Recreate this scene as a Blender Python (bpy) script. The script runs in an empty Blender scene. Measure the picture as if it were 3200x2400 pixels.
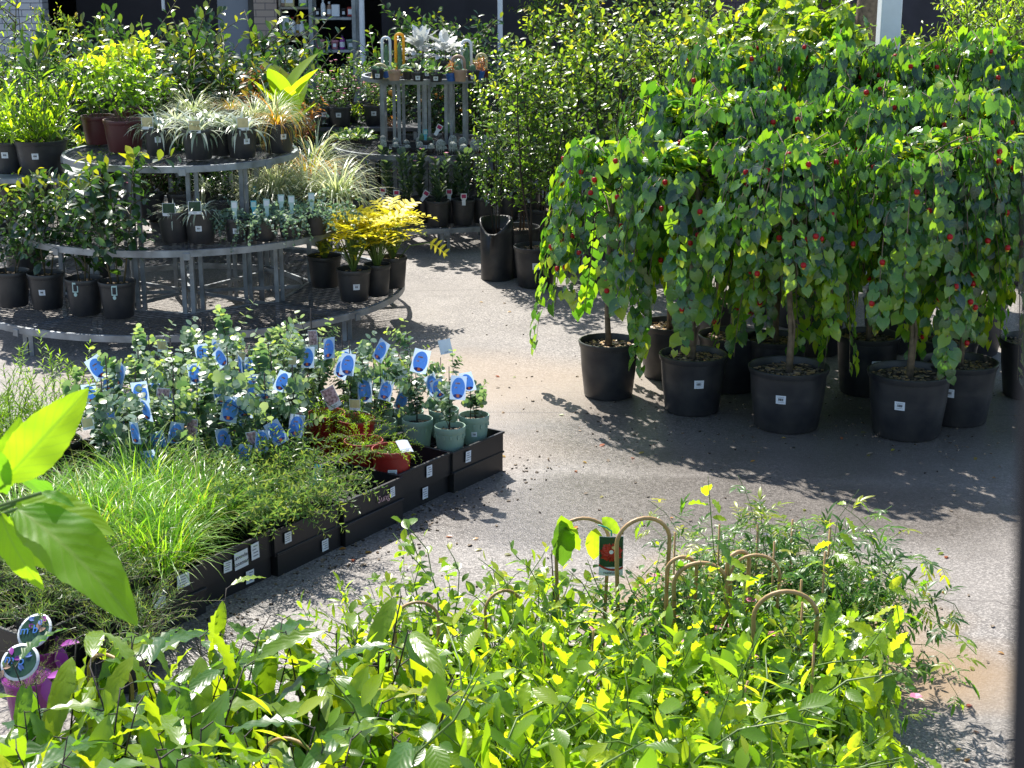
import bpy, math, random
import numpy as np
from mathutils import Vector, Matrix
PI = math.pi
rnd = random.Random(7)
S = bpy.context.scene
C = bpy.data.collections.new('nursery'); S.collection.children.link(C)

# ------------------------------------------------------------------ camera
H, PITCH, F = 2.8, math.radians(15.64), 5000.0      # eye height, tilt down, focal length in 3200-wide pixels
cam = bpy.data.objects.new('camera', bpy.data.cameras.new('camera')); C.objects.link(cam)
cam.location = (0, 0, H); cam.rotation_euler = (PI/2 - PITCH, 0, 0)
cam.data.sensor_width = 36; cam.data.lens = 36*F/3200; cam.data.clip_end = 500; cam.data.clip_start = .05
cam.data.dof.use_dof = True; cam.data.dof.focus_distance = 8.5; cam.data.dof.aperture_fstop = 16
S.camera = cam
def ray(px, py):
    x = (px-1600)/F; y = (1200-py)/F
    c, s = math.cos(PITCH), math.sin(PITCH)
    return Vector((x, c + y*s, -s + y*c))
def at(px, py, z=0.0):           # where the line of sight meets height z
    d = ray(px, py); t = (z-H)/d.z
    return Vector((d.x*t, d.y*t, z))
def atY(px, py, Y):              # where it meets the upright plane y=Y
    d = ray(px, py); t = Y/d.y
    return Vector((d.x*t, Y, H + d.z*t))
def proj(p):
    c, s = math.cos(PITCH), math.sin(PITCH)
    dz = p[2]-H; dep = p[1]*c - dz*s
    return (1600+F*p[0]/dep, 1200-F*(p[1]*s+dz*c)/dep)

# ------------------------------------------------------------------ materials
def nmat(name):
    m = bpy.data.materials.new(name); m.use_nodes = True
    nt = m.node_tree; nt.nodes.clear()
    out = nt.nodes.new('ShaderNodeOutputMaterial')
    return m, nt, out
def N(nt, t, **kw):
    n = nt.nodes.new(t)
    for k, v in kw.items(): setattr(n, k, v)
    return n
def L(nt, a, ao, b, bi): nt.links.new(a.outputs[ao], b.inputs[bi])
def ramp(nt, cols):
    r = N(nt, 'ShaderNodeValToRGB'); e = r.color_ramp.elements
    while len(e) < len(cols): e.new(.5)
    for i, (p, c) in enumerate(cols): e[i].position = p; e[i].color = (*c, 1)
    return r
def plain(name, col, rough=.6, metal=0, noise=.25, nscale=12, bump=0, spec=.5, col2=None):
    m, nt, out = nmat(name)
    b = N(nt, 'ShaderNodeBsdfPrincipled'); L(nt, b, 0, out, 0)
    tc = N(nt, 'ShaderNodeTexCoord'); nz = N(nt, 'ShaderNodeTexNoise'); nz.inputs['Scale'].default_value = nscale; nz.inputs['Detail'].default_value = 5
    L(nt, tc, 'Object', nz, 'Vector')
    c2 = col2 or tuple(c*(1-noise) for c in col); c1 = tuple(min(1, c*(1+noise*.6)) for c in col)
    r = ramp(nt, [(.3, c2), (.7, c1)]); L(nt, nz, 'Fac', r, 'Fac'); L(nt, r, 'Color', b, 'Base Color')
    mr = N(nt, 'ShaderNodeMapRange'); mr.inputs['To Min'].default_value = max(.05, rough-.12); mr.inputs['To Max'].default_value = min(1, rough+.12)
    L(nt, nz, 'Fac', mr, 'Value'); L(nt, mr, 0, b, 'Roughness')
    b.inputs['Metallic'].default_value = metal; b.inputs['Specular IOR Level'].default_value = spec
    if bump:
        bp = N(nt, 'ShaderNodeBump'); bp.inputs['Strength'].default_value = bump; bp.inputs['Distance'].default_value = .01
        n2 = N(nt, 'ShaderNodeTexNoise'); n2.inputs['Scale'].default_value = nscale*6; L(nt, tc, 'Object', n2, 'Vector')
        L(nt, n2, 'Fac', bp, 'Height'); L(nt, bp, 0, b, 'Normal')
    return m
def leafm(name, cols, tr=.5, rough=.36, tmul=(2.6, 2.3, .6), veins=0, spec=.5, nv=8):
    # cols: dark to light leaf colours picked by each leaf's own random number
    m, nt, out = nmat(name)
    b = N(nt, 'ShaderNodeBsdfPrincipled'); t = N(nt, 'ShaderNodeBsdfTranslucent'); mx = N(nt, 'ShaderNodeMixShader')
    mx.inputs[0].default_value = tr
    a = N(nt, 'ShaderNodeAttribute', attribute_name='rnd')
    k = len(cols)
    r1 = ramp(nt, [(i/(k-1), c) for i, c in enumerate(cols)])
    r2 = ramp(nt, [(i/(k-1), tuple(min(.92, x*y+.01) for x, y in zip(c, tmul))) for i, c in enumerate(cols)])
    L(nt, a, 'Fac', r1, 'Fac'); L(nt, a, 'Fac', r2, 'Fac')
    c1, c2 = r1, r2; o1 = o2 = 'Color'
    if veins:
        uv = N(nt, 'ShaderNodeAttribute', attribute_name='luv'); sp = N(nt, 'ShaderNodeSeparateXYZ'); L(nt, uv, 'Vector', sp, 0)
        ab = N(nt, 'ShaderNodeMath', operation='ABSOLUTE'); L(nt, sp, 0, ab, 0)
        sb = N(nt, 'ShaderNodeMath', operation='MULTIPLY'); sb.inputs[1].default_value = -.28; L(nt, ab, 0, sb, 0)
        ad = N(nt, 'ShaderNodeMath', operation='ADD'); L(nt, sb, 0, ad, 0); L(nt, sp, 1, ad, 1)
        mu = N(nt, 'ShaderNodeMath', operation='MULTIPLY'); mu.inputs[1].default_value = 2*PI*nv; L(nt, ad, 0, mu, 0)
        sn = N(nt, 'ShaderNodeMath', operation='SINE'); L(nt, mu, 0, sn, 0)
        m1 = N(nt, 'ShaderNodeMapRange'); m1.inputs['From Min'].default_value = .72; m1.inputs['From Max'].default_value = 1; m1.inputs['To Max'].default_value = .5; L(nt, sn, 0, m1, 'Value')
        m2 = N(nt, 'ShaderNodeMapRange'); m2.inputs['From Min'].default_value = .1; m2.inputs['From Max'].default_value = .03; L(nt, ab, 0, m2, 'Value')
        mm = N(nt, 'ShaderNodeMath', operation='MAXIMUM'); L(nt, m1, 0, mm, 0); L(nt, m2, 0, mm, 1)
        mxc = N(nt, 'ShaderNodeMixRGB'); mxc.inputs[2].default_value = (.32, .42, .1, 1)
        vf = N(nt, 'ShaderNodeMath', operation='MULTIPLY'); vf.inputs[1].default_value = veins; L(nt, mm, 0, vf, 0)
        L(nt, vf, 0, mxc, 0); L(nt, r1, 'Color', mxc, 1); c1 = mxc
        mxd = N(nt, 'ShaderNodeMixRGB', blend_type='MULTIPLY'); mxd.inputs[2].default_value = (.45, .6, .3, 1)
        L(nt, vf, 0, mxd, 0); L(nt, r2, 'Color', mxd, 1); c2 = mxd
        bp = N(nt, 'ShaderNodeBump'); bp.inputs['Strength'].default_value = .12; bp.inputs['Distance'].default_value = .002
        L(nt, sn, 0, bp, 'Height'); L(nt, bp, 0, b, 'Normal')
    L(nt, c1, 0, b, 'Base Color'); L(nt, c2, 0, t, 'Color')
    b.inputs['Roughness'].default_value = rough; b.inputs['Specular IOR Level'].default_value = spec
    L(nt, b, 0, mx, 1); L(nt, t, 0, mx, 2); L(nt, mx, 0, out, 0)
    return m

MT = {}
MT['black'] = plain('black_plastic', (.011, .012, .016), .42, nscale=7, col2=(.05, .048, .046))
MT['tagcard'] = leafm('pale_blue_card', [(.5, .62, .85), (.55, .66, .88)], .45, .4, (1.1, 1.15, 1.15))
MT['blackcrate'] = plain('crate_plastic', (.009, .009, .011), .38, nscale=3, col2=(.02, .02, .02))
MT['maroon'] = plain('maroon_plastic', (.09, .018, .02), .45, noise=.3, nscale=5)
MT['red'] = plain('red_plastic', (.33, .018, .014), .42, noise=.25, nscale=5)
MT['mint'] = plain('mint_plastic', (.24, .36, .28), .42, noise=.15, nscale=6)
MT['purple'] = plain('purple_plastic', (.3, .04, .3), .35, noise=.15)
MT['tan'] = plain('tan_plastic', (.42, .26, .17), .5, noise=.15)
MT['blue'] = plain('blue_plastic', (.03, .12, .4), .4, noise=.15)
MT['pink'] = plain('pink_plastic', (.6, .25, .3), .4, noise=.15)
MT['steel'] = plain('galvanised_steel', (.29, .315, .34), .42, metal=.4, noise=.4, nscale=9)
MT['mesh'] = plain('grey_mesh_steel', (.07, .075, .085), .42, metal=.2, noise=.3, nscale=9)
MT['card'] = plain('white_card', (.72, .76, .8), .4, noise=.06)
MT['ink'] = plain('black_ink', (.02, .02, .025), .5, noise=.1)
MT['greyink'] = plain('grey_ink', (.25, .27, .3), .5, noise=.1)
MT['cream'] = plain('cream_card', (.62, .52, .25), .5, noise=.2, nscale=30)
MT['tagblue'] = leafm('blue_picture', [(.12, .33, .8), (.34, .34, .8)], .4, .35, (1.1, 1.1, 1.1))
MT['tagnavy'] = plain('navy_print', (.015, .03, .25), .3, noise=.2)
MT['tagorange'] = plain('orange_print', (.8, .18, .06), .3, noise=.1)
MT['tagpink'] = plain('blossom_picture', (.75, .5, .52), .35, noise=.3, nscale=60, col2=(.13, .04, .05))
MT['tagmag'] = plain('magenta_picture', (.5, .02, .12), .35, noise=.3, nscale=60, col2=(.16, .01, .05))
MT['tagred'] = plain('red_print', (.5, .03, .02), .35, noise=.3, nscale=30, col2=(.25, .01, .01))
MT['taggreen'] = plain('dark_green_print', (.015, .06, .03), .35, noise=.4, nscale=30)
MT['tagpale'] = plain('pale_green_tag', (.45, .62, .58), .4, noise=.1)
MT['tagcyan'] = plain('cyan_tag', (.1, .45, .55), .4, noise=.1)
MT['stem'] = plain('green_brown_stem', (.09, .075, .035), .6, noise=.4, nscale=30)
MT['darkstem'] = plain('dark_stem', (.035, .025, .02), .6, noise=.4, nscale=30)
MT['greenstem'] = plain('green_stem', (.12, .2, .04), .5, noise=.3, nscale=30)
MT['bark'] = plain('pale_bark', (.2, .15, .1), .8, noise=.5, nscale=25, bump=.6)
MT['cane'] = plain('bamboo_cane', (.42, .26, .11), .45, noise=.3, nscale=20)
MT['redfl'] = leafm('red_flower', [(.5, .008, .01), (.75, .02, .02)], .35, .4, (1.2, 1, 1))
MT['yelfl'] = leafm('yellow_flower', [(.8, .5, .05), (.9, .65, .1)], .4, .5, (1, 1, 1))
MT['pinkfl'] = leafm('pink_flower', [(.7, .08, .2), (.9, .4, .6)], .35, .5, (1.1, 1, 1))
MT['whitefl'] = leafm('white_flower', [(.8, .75, .75), (.85, .7, .8)], .4, .5, (1, 1, 1))
MT['orangefr'] = plain('orange_fruit', (.75, .3, .03), .4, noise=.2)
MT['tie'] = plain('teal_tie', (.01, .4, .28), .4, noise=.1)
MT['whiteglaze'] = plain('white_paint', (.75, .78, .82), .4, noise=.06)
MT['hairy'] = plain('hairy_white_cactus', (.6, .62, .58), .9, noise=.5, nscale=140, col2=(.2, .24, .18), bump=1.)
MT['matte'] = plain('matte_dark_paint', (.012, .013, .018), .95, noise=.2, spec=.1)
MT['dust'] = plain('white_pebble', (.7, .68, .64), .7, noise=.3, nscale=60)
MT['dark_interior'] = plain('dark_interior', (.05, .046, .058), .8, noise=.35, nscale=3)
MT['greywall'] = plain('blue_grey_paint', (.22, .24, .28), .6, noise=.12, nscale=2)
MT['timber'] = plain('grey_timber', (.3, .27, .22), .8, noise=.3, nscale=15)
# leaf materials
MT['heart'] = leafm('heart_leaf', [(.012, .04, .028), (.02, .065, .03), (.05, .15, .022), (.14, .28, .02), (.26, .36, .03)], .4, .27, (4.2, 3.8, .5), veins=.2, nv=5, spec=.9)
MT['small'] = leafm('small_shrub_leaf', [(.02, .055, .018), (.045, .11, .02), (.11, .2, .03), (.24, .33, .03), (.4, .25, .06)], .48, .3, (2.6, 2.4, .5), spec=.9)
MT['long'] = leafm('long_leaf', [(.02, .06, .018), (.05, .13, .015), (.12, .22, .015), (.2, .31, .02), (.36, .36, .02)], .44, .26, (2.6, 2.4, .5), veins=.2, spec=.8)
MT['wavyl'] = leafm('wavy_leaf', [(.015, .05, .02), (.03, .1, .022), (.07, .17, .015), (.17, .27, .012), (.42, .38, .015)], .5, .3, (3.2, 2.6, .25), veins=.13, spec=.7)
MT['gloss'] = leafm('glossy_dark_leaf', [(.01, .035, .015), (.018, .06, .018), (.04, .1, .02), (.3, .33, .02)], .38, .27, (3, 2.6, .5), spec=.9)
MT['yelgreen'] = leafm('yellow_green_leaf', [(.03, .09, .012), (.1, .21, .015), (.2, .33, .02), (.42, .46, .03)], .58, .3, spec=.8, tmul=(2.4, 2.2, .5), veins=.2)
MT['lime'] = leafm('lime_leaf', [(.02, .07, .015), (.1, .21, .015), (.2, .34, .015), (.4, .52, .02)], .58, .3, (3., 2.5, .4), veins=.25, spec=.8)
MT['big'] = leafm('big_lime_leaf', [(.05, .17, .015), (.15, .31, .02)], .55, .45, (3.4, 2.6, .3), veins=.6, nv=9, spec=.35)
MT['grass'] = leafm('grass_blade', [(.05, .16, .015), (.11, .28, .02), (.2, .42, .03), (.24, .44, .05), (.36, .36, .12)], .45, .35, (2.2, 2.0, .5))
MT['varieg'] = leafm('variegated_blade', [(.12, .2, .07), (.35, .42, .24), (.6, .64, .45), (.7, .7, .58)], .4, .35, (1.3, 1.3, .8))
MT['orgrass'] = leafm('orange_blade', [(.12, .2, .02), (.35, .36, .05), (.55, .35, .06), (.6, .25, .04)], .45, .35, (1.5, 1.4, .6))
MT['silver'] = leafm('silver_leaf', [(.4, .43, .43), (.62, .64, .64), (.75, .77, .76)], .25, .45, (1.1, 1.1, 1))
MT['bluegreen'] = leafm('blue_green_leaf', [(.07, .14, .11), (.14, .23, .18), (.28, .36, .3)], .35, .45, (1.5, 1.6, .9))
MT['euc'] = leafm('eucalyptus_leaf', [(.035, .1, .06), (.1, .19, .13), (.22, .3, .25), (.32, .46, .05)], .38, .33, (2.2, 2.1, .7), spec=.9)
MT['herb'] = leafm('herb_leaf', [(.035, .09, .035), (.07, .16, .05), (.16, .25, .09), (.3, .34, .09)], .4, .38, (1.8, 1.8, .6))
MT['jas'] = leafm('jasmine_leaf', [(.012, .045, .018), (.03, .09, .02), (.08, .2, .02), (.4, .36, .03)], .48, .36, (3.4, 3., .4), spec=.5)
MT['gold'] = leafm('golden_leaf', [(.16, .28, .02), (.55, .5, .015), (.8, .68, .02), (.85, .75, .05)], .4, .4, (1.25, 1.2, .6))
MT['desert'] = leafm('grey_green_leaf', [(.035, .075, .045), (.07, .12, .07), (.12, .17, .08)], .35, .4, (1.8, 1.9, .7))
MT['cact'] = plain('cactus_skin', (.1, .2, .09), .6, noise=.4, nscale=40)
MT['palestrap'] = leafm('pale_strap_leaf', [(.16, .22, .13), (.38, .44, .32), (.62, .66, .56)], .35, .28, (1.3, 1.3, .9), spec=.9)
MT['redleaf'] = leafm('red_leaf', [(.32, .05, .04), (.5, .25, .07), (.16, .26, .04)], .4, .35, (1.5, 1.2, .6))
MT['fern'] = leafm('fern_leaf', [(.06, .15, .02), (.12, .26, .02), (.22, .36, .02)], .5, .4, (2.4, 2.1, .5))

def soilmat():
    m, nt, out = nmat('potting_mix')
    b = N(nt, 'ShaderNodeBsdfPrincipled'); L(nt, b, 0, out, 0)
    tc = N(nt, 'ShaderNodeTexCoord'); v = N(nt, 'ShaderNodeTexVoronoi'); v.inputs['Scale'].default_value = 55
    L(nt, tc, 'Object', v, 'Vector'); r = ramp(nt, [(0, (.018, .013, .009)), (.55, (.05, .035, .022)), (.8, (.2, .14, .09)), (1, (.4, .32, .23))])
    sp = N(nt, 'ShaderNodeSeparateColor'); L(nt, v, 'Color', sp, 0); L(nt, sp, 0, r, 'Fac'); L(nt, r, 'Color', b, 'Base Color'); b.inputs['Roughness'].default_value = .9
    bp = N(nt, 'ShaderNodeBump'); bp.inputs['Distance'].default_value = .01; L(nt, v, 'Distance', bp, 'Height'); L(nt, bp, 0, b, 'Normal')
    return m
MT['soil'] = soilmat()

# ------------------------------------------------------------------ mesh builder
class MB:
    def __init__(s): s.V = []; s.n = 0; s.L = []; s.K = []; s.M = []; s.SM = []; s.R = []; s.U = []
    def block(s, V, faces, mat=0, r=0., uv=None, smooth=True):     # V (n,3); faces list of tuples
        V = np.asarray(V, dtype=np.float64).reshape(-1, 3); n = len(V)
        s.V.append(V)
        for f in faces: s.L.append(np.array(f)+s.n); 
        s.K.extend(len(f) for f in faces); s.M.extend([mat]*len(faces)); s.SM.extend([smooth]*len(faces))
        s.R.append(np.full(n, float(r)) if np.isscalar(r) else np.asarray(r)); s.U.append(np.zeros((n, 3)) if uv is None else np.asarray(uv)); s.n += n
    def many(s, V, faces, mat=0, r=None, uv=None, smooth=True):   # V (N,k,3), same faces for each
        V = np.asarray(V); Nn, k = V.shape[:2]
        if Nn == 0: return
        fl = np.concatenate([np.array(f) for f in faces]); kk = np.array([len(f) for f in faces])
        off = (np.arange(Nn)*k + s.n)[:, None]
        s.L.append((fl[None, :]+off).ravel()); s.K.extend(np.tile(kk, Nn).tolist()); nf = len(faces)*Nn
        s.M.extend([mat]*nf); s.SM.extend([smooth]*nf)
        s.V.append(V.reshape(-1, 3)); s.R.append(np.repeat(np.zeros(Nn) if r is None else np.asarray(r), k))
        s.U.append(np.tile(uv, (Nn, 1)) if uv is not None else np.zeros((Nn*k, 3))); s.n += Nn*k
    def build(s, name, mats):
        me = bpy.data.meshes.new(name)
        V = np.concatenate(s.V); Lp = np.concatenate(s.L).astype(np.int32); K = np.array(s.K, dtype=np.int32)
        me.vertices.add(len(V)); me.vertices.foreach_set('co', V.astype(np.float32).ravel())
        me.loops.add(len(Lp)); me.loops.foreach_set('vertex_index', Lp)
        me.polygons.add(len(K)); st = np.concatenate([[0], np.cumsum(K)[:-1]]).astype(np.int32)
        me.polygons.foreach_set('loop_start', st); me.polygons.foreach_set('loop_total', K)
        me.polygons.foreach_set('material_index', np.array(s.M, dtype=np.int32)); me.polygons.foreach_set('use_smooth', np.array(s.SM, dtype=bool))
        a = me.attributes.new('rnd', 'FLOAT', 'POINT'); a.data.foreach_set('value', np.concatenate(s.R).astype(np.float32))
        a = me.attributes.new('luv', 'FLOAT_VECTOR', 'POINT'); a.data.foreach_set('vector', np.concatenate(s.U).astype(np.float32).ravel())
        for m in mats: me.materials.append(MT[m] if isinstance(m, str) else m)
        me.update(calc_edges=True); me.validate()
        return me
    def box(s, c, sz, rz=0., mat=0, r=0., bev=0.0, M=None):
        x, y, z = (a/2 for a in sz); b = min(bev, x*.6, y*.6, z*.6)
        if b <= 0:
            P = [(-x,-y,-z),(x,-y,-z),(x,y,-z),(-x,y,-z),(-x,-y,z),(x,-y,z),(x,y,z),(-x,y,z)]
            Fc = [(3,2,1,0),(4,5,6,7),(0,1,5,4),(1,2,6,5),(2,3,7,6),(3,0,4,7)]
        else:
            P = []
            for (zz, ins) in ((-z, b), (-z+b, 0), (z-b, 0), (z, b)):
                xx, yy = x-ins, y-ins
                q = b
                P += [(-xx+q,-yy,zz),(xx-q,-yy,zz),(xx,-yy+q,zz),(xx,yy-q,zz),(xx-q,yy,zz),(-xx+q,yy,zz),(-xx,yy-q,zz),(-xx,-yy+q,zz)]
            Fc = [tuple(range(7,-1,-1)), tuple(range(24,32))]
            for k in range(3):
                for i in range(8): j = (i+1) % 8; Fc.append((k*8+i, k*8+j, k*8+8+j, k*8+8+i))
        P = np.array(P)
        if M is not None: P = P @ np.array(M.to_3x3()).T
        elif rz: cc, ss = math.cos(rz), math.sin(rz); P = P @ np.array([[cc, ss, 0], [-ss, cc, 0], [0, 0, 1]])
        s.block(P+np.array(c), Fc, mat, r, smooth=False)
    def tube(s, pts, rad, n=6, mat=0, r=0., cap=True):
        pts = [Vector(p) for p in pts]; k = len(pts)
        if not hasattr(rad, '__len__'): rad = [rad]*k
        V = []; pu = None
        for i, p in enumerate(pts):
            d = (pts[min(i+1, k-1)]-pts[max(i-1, 0)]); d = d.normalized() if d.length > 1e-9 else Vector((0, 0, 1))
            if pu is None: pu = d.orthogonal().normalized()
            pu = (pu - d*pu.dot(d)); pu = pu.normalized() if pu.length > 1e-6 else d.orthogonal().normalized()
            w = d.cross(pu)
            for j in range(n):
                a = 2*PI*j/n; V.append(p+(pu*math.cos(a)+w*math.sin(a))*rad[i])
        Fc = [(i*n+j, i*n+(j+1) % n, (i+1)*n+(j+1) % n, (i+1)*n+j) for i in range(k-1) for j in range(n)]
        if cap: Fc += [tuple(range(n-1, -1, -1)), tuple(range((k-1)*n, k*n))]
        s.block([tuple(v) for v in V], Fc, mat, r)
    def bar(s, a, b, w, h, mat=0):                       # rectangular bar from a to b, w across, h upright
        a, b = Vector(a), Vector(b); d = (b-a); ln = d.length; d.normalize()
        up = Vector((0, 0, 1)) if abs(d.z) < .95 else Vector((0, 1, 0))
        x = d.cross(up).normalized(); z = x.cross(d)
        M = Matrix((x, d, z)).transposed()
        s.box((a+b)/2, (w, ln, h), M=M, mat=mat)
    def lathe(s, prof, n=28, c=(0, 0, 0), mat=0, r=0., close=False):
        V = []
        for (rr, z) in prof:
            for j in range(n): a = 2*PI*j/n; V.append((c[0]+rr*math.cos(a), c[1]+rr*math.sin(a), c[2]+z))
        k = len(prof)
        Fc = [(i*n+j, i*n+(j+1) % n, (i+1)*n+(j+1) % n, (i+1)*n+j) for i in range(k-1) for j in range(n)]
        if close: Fc += [tuple(range(n-1, -1, -1)), tuple(range((k-1)*n, k*n))]
        s.block(V, Fc, mat, r)
    def leaves(s, tpl, items, mat=0):                    # items: (pos, dir, normal, size, rnd)
        if not items: return
        T, Fc, UV = tpl
        P = np.array([tuple(i[0]) for i in items]); D = np.array([tuple(i[1]) for i in items], float); Z = np.array([tuple(i[2]) for i in items], float)
        sz = np.array([i[3] for i in items]); rr = np.array([i[4] for i in items])
        D /= np.linalg.norm(D, axis=1)[:, None]+1e-9
        Z = Z - D*(Z*D).sum(1)[:, None]; nz = np.linalg.norm(Z, axis=1)
        bad = nz < 1e-3; Z[bad] = np.cross(D[bad], [.3, .5, .8]); Z /= np.linalg.norm(Z, axis=1)[:, None]
        X = np.cross(D, Z)
        V = T[None, :, 0:1]*X[:, None, :] + T[None, :, 1:2]*D[:, None, :] + T[None, :, 2:3]*Z[:, None, :]
        s.many(V*sz[:, None, None]+P[:, None, :], Fc, mat, rr, UV)

def tpl(rows, wf, fold=.25, droop=.15, wave=0, nw=4, back=0, cols=1, puck=0, nv=8):
    V = []; UV = []; m = 2*cols+1
    for i in range(rows):
        t = i/(rows-1); w = max(wf(t), .004)
        for j in range(m):
            u = (j-cols)/cols; au = abs(u)
            z = -droop*t*t + fold*w*au + wave*w*au*math.sin(t*nw*2*PI + (1 if u > 0 else 0)) + puck*math.sin((t-.28*au)*2*PI*nv)*min(1, w*4)*(au*(1.3-au))
            V.append((u*w, t - back*au*(1-t)**4 , z)); UV.append((u, t, 0))
    Fc = [(i*m+j, i*m+j+1, (i+1)*m+j+1, (i+1)*m+j) for i in range(rows-1) for j in range(m-1)]
    return np.array(V), Fc, np.array(UV)
T = {}
T['oval'] = tpl(5, lambda t: .27*math.sin(PI*min(1, t*1.0))**.8)
T['obov'] = tpl(5, lambda t: .26*math.sin(PI*t**1.3)**.8, fold=.3)
T['round'] = tpl(6, lambda t: .48*math.sin(PI*t)**.55, fold=.12, droop=.08)
T['heart'] = tpl(6, lambda t: [.28, .44, .43, .3, .14, .0][int(round(t*5))], fold=.18, droop=.2, back=.3)
T['lance'] = tpl(5, lambda t: .13*math.sin(PI*t)**.8, droop=.25)
T['needle'] = (np.array([(-.05, 0, 0), (.05, 0, 0), (0, 1, -.05)]), [(0, 1, 2)], np.zeros((3, 3)))
T['narrow'] = tpl(3, lambda t: [.05, .08, .0][int(round(t*2))], droop=.1)
T['wavy'] = tpl(15, lambda t: .12*math.sin(PI*t**.85)**.7, fold=.2, droop=.35, wave=.3, nw=6, cols=2)
T['wide'] = tpl(11, lambda t: .24*math.sin(PI*t**.85)**.75, fold=.2, droop=.25, wave=.25, nw=4, cols=2)
T['big'] = tpl(30, lambda t: .215*math.sin(PI*t**.8)**.75*(1+.025*math.sin(t*120)), fold=.22, droop=.3, wave=.08, nw=3, cols=4, puck=.012, nv=9)
T['canna'] = tpl(10, lambda t: .24*math.sin(PI*t**.9)**.7, fold=.3, droop=.2, cols=2)
def lobed(nl=4, w=.5):
    V = []; Fc = []; UV = []
    def add(*p):
        k = len(V)
        for q in p: V.append(q); UV.append((0, 0, 0))
        Fc.append(tuple(range(k, k+len(p))))
    add((-.05, 0, 0), (.05, 0, 0), (.035, 1.0, -.2), (-.035, 1.0, -.2))
    for i in range(nl):
        t = .08+.86*i/(nl-1); ww = w*(1-.5*abs(t-.35)); z = -.2*t*t
        for sg in (-1, 1):
            add((0, t-.08, z), (sg*ww*.55, t-.01, z+.06), (sg*ww, t+.15, z+.03), (sg*ww*.6, t+.15, z+.05), (0, t+.07, z))
    add((-.03, .95, -.19), (.03, .95, -.19), (.05, 1.08, -.24), (0, 1.2, -.3), (-.05, 1.08, -.24))
    return np.array(V)*np.array([1, .8, 1]), Fc, np.array(UV)
T['lobed'] = lobed()

def rv(a, b): return rnd.uniform(a, b)
def rdir(up=0.):
    a = rv(0, 2*PI); z = rv(-1, 1); q = math.sqrt(1-z*z); return Vector((q*math.cos(a), q*math.sin(a), z+up)).normalized()

# ------------------------------------------------------------------ objects
def tag(o, label=None, cat=None, group=None, kind=None):
    if label: o['label'] = label
    if cat: o['category'] = cat
    if group: o['group'] = group
    if kind: o['kind'] = kind
    return o
def ob(name, me, parent=None, loc=(0, 0, 0), rz=0., sc=1., rot=None):
    o = bpy.data.objects.new(name, me); C.objects.link(o); o.location = loc
    o.rotation_euler = rot or (0, 0, rz)
    o.scale = (sc,)*3 if not hasattr(sc, '__len__') else sc
    if parent: o.parent = parent
    return o
def empty(name, label, cat, loc=(0, 0, 0), rz=0., group=None, sc=1.):
    return tag(ob(name, None, None, loc, rz, sc), label, cat, group)
def mesh1(f, name, mats):
    m = MB(); f(m); return m.build(name, mats)

# ---------------------------------------------------------- writing
def text_mesh(txt, size, matn):
    cu = bpy.data.curves.new('t', 'FONT'); cu.body = txt; cu.size = size; cu.align_x = 'CENTER'; cu.align_y = 'CENTER'; cu.extrude = .0006; cu.resolution_u = 2
    o = bpy.data.objects.new('t', cu); C.objects.link(o)
    bpy.context.view_layer.update()
    me = bpy.data.meshes.new_from_object(o.evaluated_get(bpy.context.evaluated_depsgraph_get()))
    bpy.data.objects.remove(o); bpy.data.curves.remove(cu)
    me.materials.clear(); me.materials.append(MT[matn]); me.name = 'writing'
    return me

# ---------------------------------------------------------- pots
def pot_mesh(kind, r, h):
    m = MB()
    lip = r*.045+.002; b = r*.80
    prof = [(0, .004), (b*.96, .004), (b, .012), (b+(r-b)*.5, h*.5), (r-lip*.8, h-.03-.02*h), (r-lip*.3, h-.03-.015*h), (r-lip*.2, h-.03), (r, h-.026), (r+lip*.3, h-.004), (r, h), (r-lip*.7, h), (r-lip*1.1, h-.01), (r-lip*1.6, h*.55), (r*.7, h*.55)]
    m.lathe(prof, 36)
    if kind in ('mint',):
        for i in range(12):
            a = 2*PI*i/12; m.box(((r*.955)*math.cos(a), r*.955*math.sin(a), h-.05), (.006, .012, .02), a)
    me = m.build('pot', [kind]); me.set_sharp_from_angle(angle=math.radians(45)); return me
def soil_mesh(r, chips=60):
    m = MB(); n = 20; prof = [(r*k/6, 0) for k in range(1, 7)]
    V = [(0, 0, .012)]
    for k in range(1, 7):
        for j in range(n): a = 2*PI*j/n; V.append((r*k/6*math.cos(a), r*k/6*math.sin(a), rv(-.004, .008)+.008*(1-k/6)))
    Fc = [(0, 1+j, 1+(j+1) % n) for j in range(n)]+[(1+(k-1)*n+j, 1+k*n+j, 1+k*n+(j+1) % n, 1+(k-1)*n+(j+1) % n) for k in range(1, 6) for j in range(n)]
    m.block(V, Fc, 0)
    for i in range(chips):
        a = rv(0, 2*PI); q = r*.95*math.sqrt(rnd.random()); s = rv(.006, .016)*(1 if r > .15 else .7)
        M = Matrix.Rotation(rv(0, 3), 3, 'Z') @ Matrix.Rotation(rv(-.5, .5), 3, 'X')
        m.box((q*math.cos(a), q*math.sin(a), .012), (s*2, s, s*.4), M=M, mat=1 if i % 2 else 2)
    return m.build('soil', ['soil', 'cane', 'bark'])
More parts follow.
